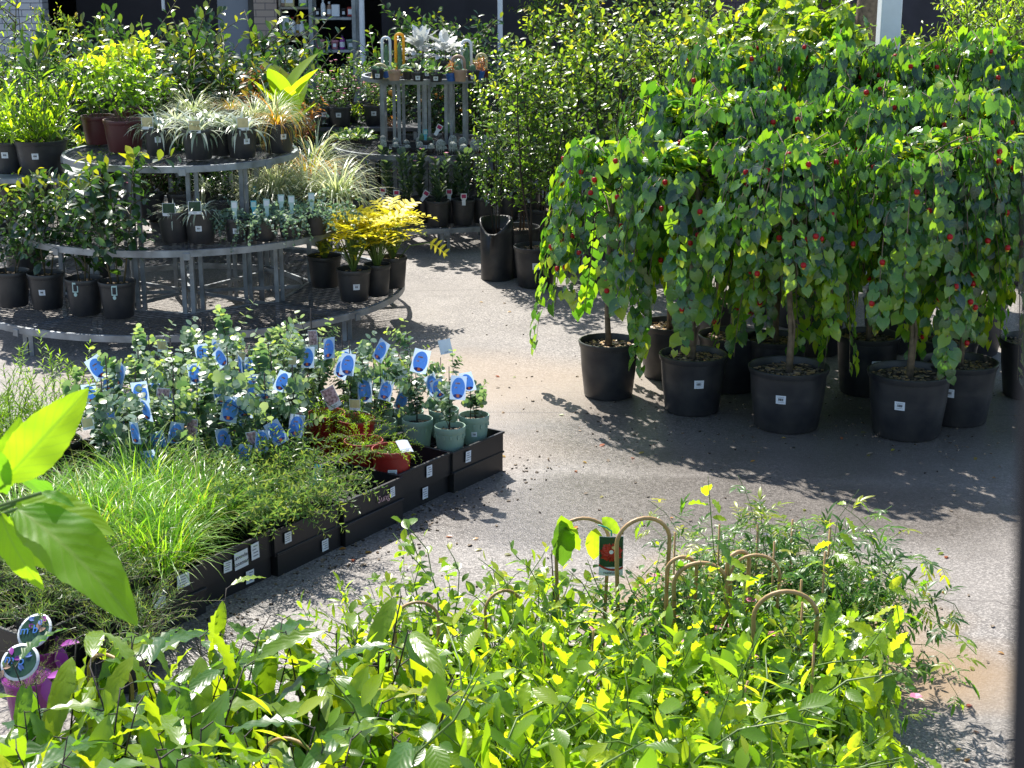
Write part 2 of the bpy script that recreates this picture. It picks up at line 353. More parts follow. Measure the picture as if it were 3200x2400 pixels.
def sticker_mesh(r, h, w=.05, hh=.04, ang=0., zf=.5, mode=0):   # curved paper on the front of a pot
    m = MB(); z0 = h*zf; n = 5
    def rad(z): b = r*.80; return (b+(r-b)*(.5*z/(h*.5) if z < h*.5 else .5+.4*(z-h*.5)/(h*.45)))
    def patch(w0, w1, z1, z2, off, mat):
        V = []
        for i in range(n+1):
            a = -PI/2+ang+(w0+(w1-w0)*i/n)/r
            for z in (z1, z2): q = rad(z)+off; V.append((q*math.cos(a), q*math.sin(a), z))
        m.block(V, [(2*i, 2*i+2, 2*i+3, 2*i+1) for i in range(n)], mat, smooth=False)
    patch(-w/2, w/2, z0, z0+hh, .0015, 0)
    x = -w*.25
    zc = z0+hh*.38
    while x < w*.22:
        q = w*rnd.choice([.025, .05, .07]); patch(x, x+q, zc, zc+hh*.3, .0025, 1); x += q+w*.03
    patch(-w*.35, w*.35, z0+hh*.8, z0+hh*.84, .0025, 2); patch(-w*.3, w*.3, z0+hh*.2, z0+hh*.24, .0025, 2)
    return m.build('price_sticker', ['card', 'ink', 'greyink'])
POT = {}
def pot_parts(kind, r, h, root, sticker=True, chips=60, sang=0., szf=.5, ss=1.):
    k = (kind, round(r, 3), round(h, 3))
    if k not in POT: POT[k] = (pot_mesh(kind, r, h), soil_mesh(r*.93, chips))
    p = ob('pot', POT[k][0], root)
    so = ob('soil', POT[k][1], root, (0, 0, h-.035-.03*h), rv(0, 6))
    if sticker:
        ks = k+(round(sang, 1), round(szf, 1), ss)
        if ks not in POT: POT[ks] = sticker_mesh(r, h, .055*ss, .045*ss, sang, szf)
        ob('price_sticker', POT[ks], p)
    return h-.04-.03*h
# ------------------------------------------------------------------ plants: each returns [(part name, mesh, [(x,y,z) spots or None])]
def bend(p0, d0, ln, seg, curl, jit=.15, g=0.):
    pts = [Vector(p0)]; d = Vector(d0).normalized()
    for i in range(seg):
        d = (d + Vector((rv(-jit, jit), rv(-jit, jit), rv(-jit, jit))) + Vector((0, 0, curl))*(1/seg) + Vector((0, 0, -g))*(i/seg)).normalized()
        pts.append(pts[-1]+d*(ln/seg))
    return pts
def along(pts, t):
    k = (len(pts)-1)*t; i = min(int(k), len(pts)-2); f = k-i
    return pts[i].lerp(pts[i+1], f), (pts[i+1]-pts[i]).normalized()
def shrub(h=.5, r=.25, nst=4, nbr=9, nlf=9, ls=.05, T_='oval', mat='small', stem='stem', lf0=.15, up=.5, sr=.005, droop=0., brl=.5, young=.5, splay=.25, jl=.35, flowers=0, fmat='pinkfl', seg=5):
    st = MB(); lf = MB(); it = []; spots = []
    for i in range(nst):
        a = 2*PI*(i+rv(-.3, .3))/nst; d = Vector((math.cos(a)*splay, math.sin(a)*splay, 1))
        p0 = Vector((math.cos(a), math.sin(a), 0))*r*.12
        hh = h*rv(.78, 1.)
        main = bend(p0, d, hh, seg, .3, .10)
        st.tube(main, [sr*(1-.7*k/seg) for k in range(seg+1)], 5)
        for j in range(nbr):
            t = lf0+(1-lf0)*(j+rv(0, 1))/nbr; p, dd = along(main, t); a2 = rv(0, 2*PI)
            o = Vector((math.cos(a2), math.sin(a2), up))
            bl = r*rv(.5, 1.1)*(1-.55*max(0, t-.5))*brl*2
            br = bend(p, o, bl, 3, up*.6, .2, droop)
            st.tube(br, [sr*.45, sr*.35, sr*.3, sr*.15], 4, cap=False)
            for k in range(nlf):
                tt = (k+.6)/nlf; q, qd = along(br, min(1, tt)); a3 = k*2.4+rv(-.5, .5)
                sd = qd.orthogonal().normalized(); sd.rotate(Matrix.Rotation(a3, 3, qd))
                dr = (qd*.5+sd+Vector((0, 0, .2-droop*.8))+rdir()*jl).normalized()
                nr = (Vector((0, 0, 1))*.9+qd*.4+rdir()*.55)
                rr = min(1, max(0, rv(0, .55)+young*(tt*t*t)))
                it.append((q, dr, nr, ls*rv(.65, 1.15)*(1-.35*tt), rr))
            if flowers and rnd.random() < flowers: spots.append(br[-1])
        for k in range(5):
            q, qd = along(main, 1-.02*k); it.append((q, (qd+rdir()*.8), rdir()+Vector((0, 0, .6)), ls*rv(.6, 1), min(1, rv(.3, .6)+young*.6)))
    lf.leaves(T[T_], it, 0)
    out = [('stem', st.build('stem', [stem]), None), ('foliage', lf.build('foliage', [mat]), None)]
    if spots: out.append(('flower', FL(fmat), spots))
    return out
_fl = {}
def FL(mat, kind='open', fs=.035):
    if (mat, kind) in _fl: return _fl[(mat, kind)]
    m = MB()
    if kind == 'bell':                      # hanging red calyx with a small yellow skirt
        m.lathe([(0, .0), (.012, -.003), (.0165, -.014), (.015, -.025), (.008, -.03)], 9)
        m.lathe([(.007, -.024), (.009, -.031), (.011, -.036), (.004, -.040)], 8, mat=1)
        m.tube([(0, 0, 0), (.001, 0, .02), (0, .004, .035)], .0012, 4, mat=2)
        me = m.build('flower', ['redfl', 'yelfl', 'greenstem'])
    elif kind == 'fruit':
        m.lathe([(0, -.028), (.018, -.022), (.027, 0), (.018, .022), (0, .028)], 12); me = m.build('fruit', ['orangefr'])
    else:
        its = [((0, 0, 0), (math.cos(a), math.sin(a), .35), (-math.cos(a)*.4, -math.sin(a)*.4, 1), .013 if mat == 'whitefl' else .022, rv(0, 1)) for a in [i*2*PI/5 for i in range(5)]]
        m.leaves(T['round'], its); me = m.build('flower', [mat])
    _fl[(mat, kind)] = me; return me
def abutilon(seed, R=.42, top=1.38, nb=46, hang=.95, lf=.068):
    global rnd; rnd = random.Random(seed)
    st = MB(); lv = MB(); it = []; spots = []
    lean = rv(-.05, .05)
    tr = [(0, 0, -.02), (.01, .01, .25), (lean*.5, .02, .6), (lean, 0, top-.3), (lean, 0, top-.05)]
    st.tube(tr, [.019, .015, .014, .013, .007], 8)
    st.tube([(.02, .01, 0), (.015, -.012, .3), (lean*.5-.012, .02, .6)], [.008, .006, .004], 6)
    for i in range(nb):
        a = 2*PI*(i*.618+rv(-.03, .03)); z0 = top-rv(.02, .5)*(1 if i % 3 else .3)
        rad = R*rv(.55, 1.05); up = rv(.08, .25); hl = hang*rv(.2, .95)*(1 if i % 5 else 1.45)
        p0 = Vector((lean, 0, z0)); ca, sa = math.cos(a), math.sin(a); tw = rv(-.3, .3)
        pts = []
        for k in range(9):
            s = k/8; q = rad*(1-math.exp(-3.2*s))/(1-math.exp(-3.2)); w = tw*s
            pts.append(p0+Vector((q*math.cos(a+w), q*math.sin(a+w), up*math.sin(PI*min(1, s*1.6))-hl*max(0, s-.18)**1.25)))
        pts = [p for p in pts if p.z > -.12] or pts[:3]
        st.tube(pts, [.004*(1-.75*k/len(pts)) for k in range(len(pts))], 4, cap=False)
        n = int(hl*31)+10
        for k in range(n):
            t = .12+.88*(k+rv(0, .8))/n; q, d = along(pts, min(1, t)); o = Vector((q.x-lean, q.y, 0)); o = o.normalized() if o.length > .01 else Vector((ca, sa, 0))
            sd = o.cross(Vector((0, 0, 1)))*(1 if k % 2 else -1)
            dr = (sd*rv(.1, .5)+o*rv(.05, .5)+Vector((0, 0, -rv(.6, 1.2)))+rdir()*.2)
            q = q+sd*rv(.01, .035)+o*rv(0, .03)
            it.append((q, dr, o+Vector((0, 0, rv(.1, .9)))+rdir()*.4, lf*rv(.5, 1.15), min(1, rv(0, .7)+.3*t*t)))
            if rnd.random() < .03 and q.z > -.1: spots.append(q+o*.01)
    for i in range(60):                       # upright twigs on the head
        d = rdir(.7); p = Vector((lean, 0, top-.12)); ln = rv(.14, .34)
        tw = bend(p, d, ln, 3, .1, .2)
        st.tube(tw, [.003, .002, .0015, .001], 3, cap=False)
        for k in range(7):
            q, qd = along(tw, rv(.4, 1)); it.append((q, qd*.3+rdir()*.8+Vector((0, 0, -.25)), Vector((0, 0, 1))+rdir()*.5, lf*rv(.4, .95), min(1, rv(.2, 1))))
    lv.leaves(T['heart'], it)
    return [('stem', st.build('stem', ['bark']), None), ('foliage', lv.build('foliage', ['heart']), None), ('flower', FL('redfl', 'bell'), spots)]
def bladesp(n=60, ln=.35, w=.008, r0=.04, ang=(35, 85), curl=1.6, mat='grass', name='foliage', seg=6, rlo=0., rhi=1., trail=0.):
    m = MB(); V = np.zeros((n, 2*(seg+1), 3)); R_ = np.zeros(n)
    for i in range(n):
        a = rv(0, 2*PI); e = math.radians(rv(*ang)); l = ln*rv(.55, 1.1); q = r0*math.sqrt(rnd.random())
        p = Vector((q*math.cos(a+rv(-1, 1)), q*math.sin(a+rv(-1, 1)), 0)); cu = curl*rv(.5, 1.3)*(1+trail*rnd.random())
        tw = rv(-.4, .4); w_ = w*rv(.7, 1.2)
        for k in range(seg+1):
            s = k/seg; side = Vector((-math.sin(a+tw), math.cos(a+tw), rv(-.1, .1)))*w_*(1-s**1.6)*.5*(1 if s > 0 else .7)
            V[i, 2*k] = p-side-Vector((0, 0, 0)); V[i, 2*k+1] = p+side
            ee = max(-1.45, e-cu*s*1.2); p = p+Vector((math.cos(a)*math.cos(ee), math.sin(a)*math.cos(ee), math.sin(ee)))*l/seg
        R_[i] = rv(rlo, rhi)
    m.many(V, [(2*k, 2*k+1, 2*k+3, 2*k+2) for k in range(seg)], 0, R_)
    return m.build(name, [mat])
def grassy(**k): return [('foliage', bladesp(**k), None)]
def eucal(h=.5, n=3, ls=.046, arch=.6):
    st = MB(); lv = MB(); it = []
    for i in range(n):
        a = rv(0, 2*PI); main = bend((rv(-.01, .01), rv(-.01, .01), 0), (math.cos(a)*.18, math.sin(a)*.18, 1), h*rv(.6, 1.05), 7, 0, .1, arch*rv(.2, 1.6))
        st.tube(main, [.0028*(1-.6*k/7) for k in range(8)], 4)
        def nodes(pts, k0, nn, s0):
            for k in range(nn):
                t = k0+(1-k0)*(k+.5)/nn; q, d = along(pts, t); sd = d.orthogonal().normalized(); sd.rotate(Matrix.Rotation(k*1.4+rv(-.3, .3), 3, d))
                for sg in (-1, 1): it.append((q, sd*sg+d*.3, d+rdir()*.35, s0*rv(.75, 1.15)*(1-.45*t**3), min(1, rv(0, .6)+.55*t**5)))
        nodes(main, .15, 13, ls)
        for j in range(3):
            q, d = along(main, rv(.25, .85)); br = bend(q, rdir(.5), rv(.07, .16), 3, .3, .2); st.tube(br, [.0015, .0012, .001, .0007], 3, cap=False); nodes(br, .1, 7, ls*.8)
    lv.leaves(T['round'], it)
    m = MB(); m.tube([(.02, 0, 0), (.02, 0, h*.8)], .0025, 5)
    return [('stem', st.build('stem', ['darkstem']), None), ('foliage', lv.build('foliage', ['euc']), None), ('stake', m.build('stake', ['darkstem']), None)]
def needles(h=.22, r=.16, n=30, ln=.2, nl=34, ls=.022, mat='herb', up=.6, droop=0.4, T_='narrow', stem='stem'):
    st = MB(); lv = MB(); it = []
    for i in range(n):
        a = rv(0, 2*PI); e = rv(.1, 1.3)*up
        br = bend((rv(-.02, .02), rv(-.02, .02), 0), (math.cos(a), math.sin(a), e+.3), ln*rv(.6, 1.25), 6, up*.5, .14, droop*rv(.3, 1.3))
        st.tube(br, [.002]*3+[.0015]*2+[.001]*2, 3, cap=False)
        for k in range(nl):
            t = .1+.9*k/nl; q, d = along(br, min(1, t)); sd = d.orthogonal().normalized(); sd.rotate(Matrix.Rotation(k*2.4, 3, d))
            it.append((q, sd+d*.8, d+rdir()*.3, ls*rv(.7, 1.2), min(1, rv(0, .7)+.3*t)))
    lv.leaves(T[T_], it)
    return [('stem', st.build('stem', [stem]), None), ('foliage', lv.build('foliage', [mat]), None)]
def wavyplant(h=.56, nst=4, ls=.3, nl=9, T_='wavy', mat='wavyl', splay=.4, hang=2.0, lf0=.15, stem='darkstem'):
    st = MB(); lv = MB(); it = []
    for i in range(nst):
        a = rv(0, 2*PI); main = bend((rv(-.03, .03), rv(-.03, .03), 0), (math.cos(a)*splay, math.sin(a)*splay, 1), h*rv(.75, 1.05), 6, .1, .09)
        st.tube(main, [.0045*(1-.6*k/6) for k in range(7)], 5)
        for k in range(nl):
            t = lf0+(1-lf0)*(k+.9)/nl; q, d = along(main, min(1, t)); b = k*2.39+rv(-.3, .3)+i
            o = Vector((math.cos(b), math.sin(b), 0)); tip = q+o*.03+Vector((0, 0, .012))
            st.tube([q, tip], [.002, .0015], 4, cap=False)
            it.append((tip, o*rv(.5, 1)+Vector((0, 0, rv(-hang, .35)*(1 if t < .9 else .5))), Vector((0, 0, 1))+o*.5+rdir()*.35, ls*rv(.7, 1.1)*(1 if t < .9 else .7), min(1, rv(0, .6)+.4*t**3)))
    lv.leaves(T[T_], it)
    return [('stem', st.build('stem', [stem]), None), ('foliage', lv.build('foliage', [mat]), None)]
def climber(h=.45, r=.24, nv=14, ls=.08, nl=17, T_='oval', mat='yelgreen', up=1., stem='greenstem', jl=.5, droop=.3, flowers=0, fmat='pinkfl', upright=.0):
    st = MB(); lv = MB(); it = []; spots = []
    for i in range(nv):
        a = rv(0, 2*PI); q0 = r*rv(.1, .6)
        vn = bend((q0*math.cos(a), q0*math.sin(a), 0), (math.cos(a)*rv(.1, .9), math.sin(a)*rv(.1, .9), up), h*rv(.8, 1.35), 7, 0, .35, droop*rv(0, 1.6))
        st.tube(vn, [.0028]*4+[.002]*3+[.001], 4, cap=False)
        for k in range(nl):
            t = .08+.92*k/nl; q, d = along(vn, min(1, t)); sd = d.orthogonal().normalized(); sd.rotate(Matrix.Rotation(k*PI+rv(-.8, .8)+i, 3, d))
            tip = q+sd*rv(.005, .03)
            it.append((tip, sd*.8+d*.4+rdir()*jl+Vector((0, 0, upright)), Vector((0, 0, 1))+rdir()*.6, ls*rv(.55, 1.2)*(1-.3*t), min(1, rv(0, .7)+.35*t*t)))
        if flowers and rnd.random() < flowers: spots.append(vn[rnd.randint(3, 7)])
    lv.leaves(T[T_], it)
    out = [('stem', st.build('stem', [stem]), None), ('foliage', lv.build('foliage', [mat]), None)]
    if spots: out.append(('flower', FL(fmat), spots))
    return out
def jasmine(h=.5, r=.2, nv=21, ls=.036, flowers=.12):
    st = MB(); lv = MB(); it = []; spots = []
    for i in range(nv):
        a = rv(0, 2*PI); q0 = r*rv(.1, .7)
        vn = bend((q0*math.cos(a), q0*math.sin(a), 0), (math.cos(a)*rv(.1, .8), math.sin(a)*rv(.1, .8), 1), h*rv(.7, 1.35), 8, 0, .3, .4*rv(0, 1.7))
        st.tube(vn, [.002]*5+[.0014]*4, 4, cap=False)
        for k in range(13):
            t = .12+.88*k/13; q, d = along(vn, min(1, t)); sd = d.orthogonal().normalized(); sd.rotate(Matrix.Rotation(k*PI*.9+i, 3, d))
            ra = bend(q, sd+d*.3+Vector((0, 0, .2)), rv(.06, .1)*(1-.3*t), 3, 0, .1, .5)
            st.tube(ra, .0008, 3, cap=False)
            rr = min(1, rv(0, .6)+.5*t**4)
            for j in range(3):
                qq, dd = along(ra, .35+.3*j); s2 = dd.cross(Vector((0, 0, 1)))
                for sg in (-1, 1): it.append((qq, s2*sg+dd*.7, Vector((0, 0, 1))+rdir()*.3, ls*rv(.8, 1.1), rr))
            it.append((ra[-1], ra[-1]-ra[-2]+rdir()*.005, Vector((0, 0, 1))+rdir()*.3, ls*1.5, rr))
        if rnd.random() < flowers: spots.append(vn[rnd.randint(4, 8)])
    lv.leaves(T['lance'], it)
    out = [('stem', st.build('stem', ['greenstem']), None), ('foliage', lv.build('foliage', ['jas']), None)]
    if spots: out.append(('flower', FL('whitefl'), spots))
    return out
def goldfrond(n=52, h=.3, ls=.15):
    st = MB(); lv = MB(); it = []
    for i in range(n):
        a = rv(0, 2*PI); e = rv(.1, 1.4); l = h*rv(.7, 1.05)*(1 if i < n-8 else .6)
        p = bend((0, 0, 0), (math.cos(a)*.33*e, math.sin(a)*.33*e, 1), l, 5, 0, .06, .25)
        st.tube(p, [.004, .0035, .003, .003, .0025, .002], 5)
        d = p[-1]-p[-2]
        low = 1 if l > h*.8 else .35
        it.append((p[-1], d.normalized()*.3+Vector((math.cos(a), math.sin(a), -.05))*.6+rdir()*.25, Vector((-math.cos(a)*.3, -math.sin(a)*.3, 1))+rdir()*.3, ls*rv(.7, 1.05), rv(.6, 1) if low == 1 else rv(0, .4)))
    lv.leaves(T['lobed'], it)
    return [('stem', st.build('stem', ['greenstem']), None), ('foliage', lv.build('foliage', ['gold']), None)]
def desertrose(h=.4, nst=3, flowers=.2):
    st = MB(); lv = MB(); it = []; spots = []
    for i in range(nst):
        a = rv(0, 6.3); m = bend((rv(-.02, .02), rv(-.02, .02), 0), (math.cos(a)*.15, math.sin(a)*.15, 1), h*rv(.7, 1), 5, 0, .06)
        st.tube(m, [.007, .006, .005, .004, .003, .002], 5)
        for k in range(26):
            t = .12+.88*k/26; q, d = along(m, t); sd = d.orthogonal().normalized(); sd.rotate(Matrix.Rotation(k*2.4, 3, d))
            it.append((q, sd*.7+d*.9, d-sd*.3, .075*rv(.7, 1.1), rv(0, 1)))
        if rnd.random() < flowers: spots.append(m[-1]+Vector((0, 0, .02)))
    lv.leaves(T['obov'], it)
    o = [('stem', st.build('stem', ['desert']), None), ('foliage', lv.build('foliage', ['desert']), None)]
    if spots: o.append(('flower', FL('pinkfl'), spots))
    return o
def rosette(n=30, ls=.1, mat='silver', T_='wide', hgt=.12, dome=1.):
    lv = MB(); it = []
    for i in range(n):
        d = rdir(.25*dome); d.z = abs(d.z)*dome; p = Vector((d.x*.05, d.y*.05, hgt*(.3+.7*d.z)))
        it.append((p, d+Vector((0, 0, .1)), Vector((0, 0, 1))-d*.4+rdir()*.2, ls*rv(.7, 1.1), rnd.random()))
    lv.leaves(T[T_], it); st = MB(); st.tube([(0, 0, 0), (0, 0, hgt*.6)], .006, 5)
    return [('stem', st.build('stem', ['stem']), None), ('foliage', lv.build('foliage', [mat]), None)]
def cactus(h=.09, r=.022, n=1, hair=None):
    m = MB()
    for i in range(n):
        x, y = (0, 0) if n == 1 else (rv(-.03, .03), rv(-.03, .03)); hh = h*rv(.7, 1.1); rr = r*rv(.8, 1.1)
        V = []; nn = 20; prof = [(.7, 0), (1, .25), (1, .6), (.8, .85), (.4, .97), (.02, 1)]
        for q, z in prof:
            for j in range(nn): a = 2*PI*j/nn; k = rr*q*(1 if j % 2 else .82); V.append((x+k*math.cos(a), y+k*math.sin(a), z*hh))
        m.block(V, [(i2*nn+j, i2*nn+(j+1) % nn, (i2+1)*nn+(j+1) % nn, (i2+1)*nn+j) for i2 in range(5) for j in range(nn)], 0, smooth=False)
    return [('cactus', m.build('cactus', [hair or 'cact']), None)]
def trailing(n=44, ln=.3, ls=.018, mat='bluegreen', T_='round', dome=.1):
    st = MB(); lv = MB(); it = []
    for i in range(n):
        a = rv(0, 2*PI); vn = bend((.05*math.cos(a), .05*math.sin(a), 0), (math.cos(a), math.sin(a), rv(.3, 1.2)), ln*rv(.5, 1.1), 7, 0, .2, 1.3*rv(.3, 1.1))
        st.tube(vn, .001, 3, cap=False)
        for k in range(20): q, d = along(vn, k/20+.04); it.append((q, rdir(), Vector((0, 0, 1))+rdir(), ls*rv(.7, 1.2), rnd.random()))
    lv.leaves(T[T_], it)
    return [('stem', st.build('stem', ['greenstem']), None), ('foliage', lv.build('foliage', [mat]), None)]
def canna():
    lv = MB(); it = []; st = MB(); st.tube([(0, 0, 0), (0, 0, .25)], .01, 6)
    for i in range(11): a = i*2.4; it.append(((0, 0, .05+.02*i), (math.cos(a)*.55, math.sin(a)*.55, 1), (-math.cos(a), -math.sin(a), .5), .24*rv(.75, 1), rv(.3, 1)))
    lv.leaves(T['canna'], it); return [('stem', st.build('stem', ['greenstem']), None), ('foliage', lv.build('foliage', ['lime']), None)]

# ------------------------------------------------------------------ tags, hoops
def card(m, w, h, z0, bow=.006, mat=0, off=0., x0=0., fw=None):
    n = 4; V = []
    for i in range(n+1):
        u = i/n*2-1
        for z in (z0, z0+h): V.append((x0+u*w/2, -bow*(1-u*u)-off, z))
    m.block(V, [(2*i, 2*i+2, 2*i+3, 2*i+1) for i in range(n)], mat, smooth=False)
def disc(m, w, h, zc, off, mat, n=22, bow=.006, W=None, x0=0.):
    V = [(x0, -bow-off, zc)]; W = W or w
    for j in range(n):
        a = 2*PI*j/n; x = w/2*math.cos(a); V.append((x0+x, -bow*(1-(2*x/W)**2)-off, zc+h/2*math.sin(a)))
    m.block(V, [(0, 1+j, 1+(j+1) % n) for j in range(n)], mat, smooth=False)
def tag_blue(v=0):
    m = MB(); w, h = .082, .125
    card(m, w, h, -h, .006); disc(m, w*.86, h*.9, -h*.52, .001, 1, W=w); disc(m, w*.6, h*.16, -h*.84, .0018, 2, W=w)
    m.box((0, -.009, -h*.83), (.014, .001, .016), mat=3)
    for i in range(3): disc(m, w*rv(.12, .3), h*rv(.05, .14), -h*rv(.3, .6), .0016+.0002*i, 4, W=w, x0=rv(-.015, .015), n=9)
    return m.build('plant_tag', ['tagcard', 'tagblue', 'tagnavy', 'tagorange', 'tagpink'])
def tag_photo(pic='tagpink', w=.065, h=.11, txt=True, bot='card'):
    m = MB(); card(m, w, h, -h); card(m, w*.92, h*.74, -h*.77, mat=1, off=.001)
    if txt: card(m, w*.6, h*.03, -h*.88, mat=2, off=.001); card(m, w*.45, h*.02, -h*.94, mat=2, off=.001)
    return m.build('plant_tag', [bot, pic, 'greyink'])
def tag_stick(col='card', pic='ink', w=.03, h=.08):       # tall label pushed into the pot, wide top and narrow foot
    m = MB()
    V = [(-w*.3, 0, 0), (w*.3, 0, 0), (w*.3, 0, h*.45), (-w*.3, 0, h*.45), (-w*.5, -.002, h*.6), (w*.5, -.002, h*.6), (w*.5, -.004, h), (-w*.5, -.004, h)]
    m.block(V, [(0, 1, 2, 3), (3, 2, 5, 4), (4, 5, 6, 7)], 0, smooth=False)
    m.block([(-w*.38, -.004, h*.62), (w*.38, -.004, h*.62), (w*.38, -.0055, h*.92), (-w*.38, -.0055, h*.92)], [(0, 1, 2, 3)], 1, smooth=False)
    return m.build('plant_tag', [col, pic])
def tag_drop(col='card', pic='ink'):                     # folded label hanging over a pot rim, round foot
    m = MB(); card(m, .04, .07, -.02, .004); card(m, .032, .05, -.012, .004, 1, .001)
    disc(m, .024, .028, -.035, .001, 0, bow=.004, W=.04)
    return m.build('plant_tag', [col, pic])
TG = {}
TG['blue'] = tag_blue(); TG['pink'] = tag_photo('tagpink', .075, .125); TG['cream'] = tag_photo('cream', .06, .06); TG['white'] = tag_photo('card', .07, .08, True)
TG['palestick'] = tag_stick('tagpale', 'card', .045, .13); TG['cyanstick'] = tag_stick('tagcyan', 'tagpale', .04, .12); TG['magstick'] = tag_stick('card', 'tagmag', .055, .11)
TG['drop'] = tag_drop('tagpale', 'ink'); TG['quad'] = tag_photo('taggreen', .09, .09); TG['creamphoto'] = tag_photo('cream', .085, .09, False)
def tag_passion():
    m = MB(); w, h = .09, .155
    card(m, w, h, -h); card(m, w*.97, h*.76, -h*.77, mat=1, off=.001)
    its = []
    for i in range(9):
        a = 2*PI*i/9+.2; its.append(((0, -.0085, -h*.4), (math.cos(a), -.03, math.sin(a)), (0, -1, 0), .045, .5))
    m.leaves(T['lance'], its, 2)
    for i in range(9):
        a = 2*PI*i/9+.5; its.append(((0, -.0092, -h*.4), (math.cos(a), -.03, math.sin(a)), (0, -1, 0), .04, .5))
    m.leaves(T['oval'], its, 2)
    disc(m, .016, .016, -h*.38, .005, 0, W=w, n=12); disc(m, .022, .014, -h*.27, .0052, 3, W=w, n=12, x0=.012)
    disc(m, .01, .01, -h*.06, .002, 4, W=w, n=12)
    V = []
    for i in range(9):
        u = i/8*2-1; zz = -h*.79-.012*(1-((u-.2)**2)); V += [(u*w/2, -.006*(1-u*u)-.002, zz), (u*w/2, -.006*(1-u*u)-.002, zz+.008)]
    m.block(V, [(2*i, 2*i+2, 2*i+3, 2*i+1) for i in range(8)], 2, smooth=False)
    return m.build('plant_tag', ['card', 'taggreen', 'tagred', 'cream', 'lime'])
def hoop_mesh(w, h, rad=.006, lean=0.):
    m = MB(); pts = []
    for i in range(15):
        a = PI*i/14; pts.append((-math.cos(a)*w/2*(1.0), lean*math.sin(a), h-w*.45+math.sin(a)*w*.45))
    pts = [(-w/2*.8, 0, -.05)]+pts+[(w/2*.8, 0, -.05)]
    m.tube(pts, rad, 7); return m.build('hoop', ['cane'])
def stake_mesh(h, lean=(0, 0), rad=.004, mat='cane'):
    m = MB(); m.tube([(0, 0, -.05), (lean[0], lean[1], h)], rad, 6); return m.build('stake', [mat])

# ------------------------------------------------------------------ assembling a potted plant
PRO = {}
def P(key, nvar, fn, **k):                                  # a few variants of each plant
    global rnd
    PRO[key] = []
    for i in range(nvar):
        rnd = random.Random(hash_(key)+i); PRO[key].append(fn(**k) if 'seed' not in k else fn(**{**k, 'seed': k['seed']+i}))
    rnd = random.Random(hash_(key)+99)
def hash_(s): return sum((i+1)*ord(c) for i, c in enumerate(s))
vi = {}
def grow(key, root, z=0., sc=1., rz=None, maxfl=12, v=None):
    vi[key] = vi.get(key, -1)+1
    parts = PRO[key][(v if v is not None else vi[key]) % len(PRO[key])]
    rz = rv(0, 2*PI) if rz is None else rz
    for (n, me, spots) in parts:
        if spots is None: ob(n, me, root, (0, 0, z), rz, sc)
        else:
            k = min(maxfl, len(spots)); R = Matrix.Rotation(rz, 3, 'Z')
            s3 = sc if hasattr(sc, '__len__') else (sc,)*3
            for p in rnd.sample(spots, k):
                q = R @ Vector((p[0]*s3[0], p[1]*s3[1], p[2]*s3[2])); ob(n, me, root, (q.x, q.y, z+q.z), rv(0, 6), 1.)
def potted(name, label, cat, loc, pot, plant, sc=1., group=None, sticker=True, tags=(), rz=None, sang=0., szf=.5, ss=1., chips=50, prz=None, extra=(), maxfl=12, v=None, lift=0.):
    r = empty(name, label, cat, loc, rv(-.25, .25) if rz is None else rz, group)
    z = pot_parts(pot[0], pot[1], pot[2], r, sticker, chips, sang, szf, ss)
    for pk in ([plant] if isinstance(plant, str) else plant): grow(pk, r, z+lift, sc, prz, maxfl, v)
    for t in tags:
        k, x, y, zz = t[:4]; ob('plant_tag', TG[k], r, (x, y, zz), 0, rv(.8, 1.05) if name == 'eucalyptus' else 1., rot=t[4] if len(t) > 4 else (0, 0, 0))
    for e in extra: ob(e[0], e[1], r, e[2] if len(e) > 2 else (0, 0, z), e[3] if len(e) > 3 else 0)
    return r
ORD = ['leftmost', 'second from the left', 'third from the left', 'fourth from the left', 'fifth from the left', 'sixth from the left', 'seventh from the left', 'eighth from the left', 'ninth from the left', 'tenth from the left', 'eleventh from the left', 'twelfth from the left']
def rank(objs, text):        # text holds {o}: the place from the left as seen from the path
    objs = sorted(objs, key=lambda o: proj(o.location)[0])
    for i, o in enumerate(objs):
        n = ORD[i] if i < len(objs)-1 or i == 0 else 'rightmost'
        o['label'] = text.replace('{o}', n)
# ------------------------------------------------------------------ light
EL, AZ = math.radians(51), math.radians(-21)       # sun behind the yard, a little to the left
sv = Vector((math.sin(AZ)*math.cos(EL), math.cos(AZ)*math.cos(EL), math.sin(EL)))
w = bpy.data.worlds.new('World'); S.world = w; w.use_nodes = True
nt = w.node_tree; bg = nt.nodes['Background']; sky = nt.nodes.new('ShaderNodeTexSky'); sky.sky_type = 'NISHITA'; sky.sun_disc = False
sky.sun_elevation = EL; sky.sun_rotation = AZ; nt.links.new(sky.outputs[0], bg.inputs[0]); bg.inputs[1].default_value = .12
sl = bpy.data.lights.new('sun', 'SUN'); sl.energy = 4.9; sl.angle = math.radians(.53); sl.color = (1, .95, .87)
so_ = bpy.data.objects.new('sun', sl); C.objects.link(so_); so_.rotation_euler = (-sv).to_track_quat('-Z', 'Y').to_euler(); so_.location = (-5, 20, 30)
S.view_settings.view_transform = 'Standard'; S.view_settings.look = 'None'; S.view_settings.exposure = .98; S.view_settings.gamma = 1
S.render.engine = 'CYCLES'

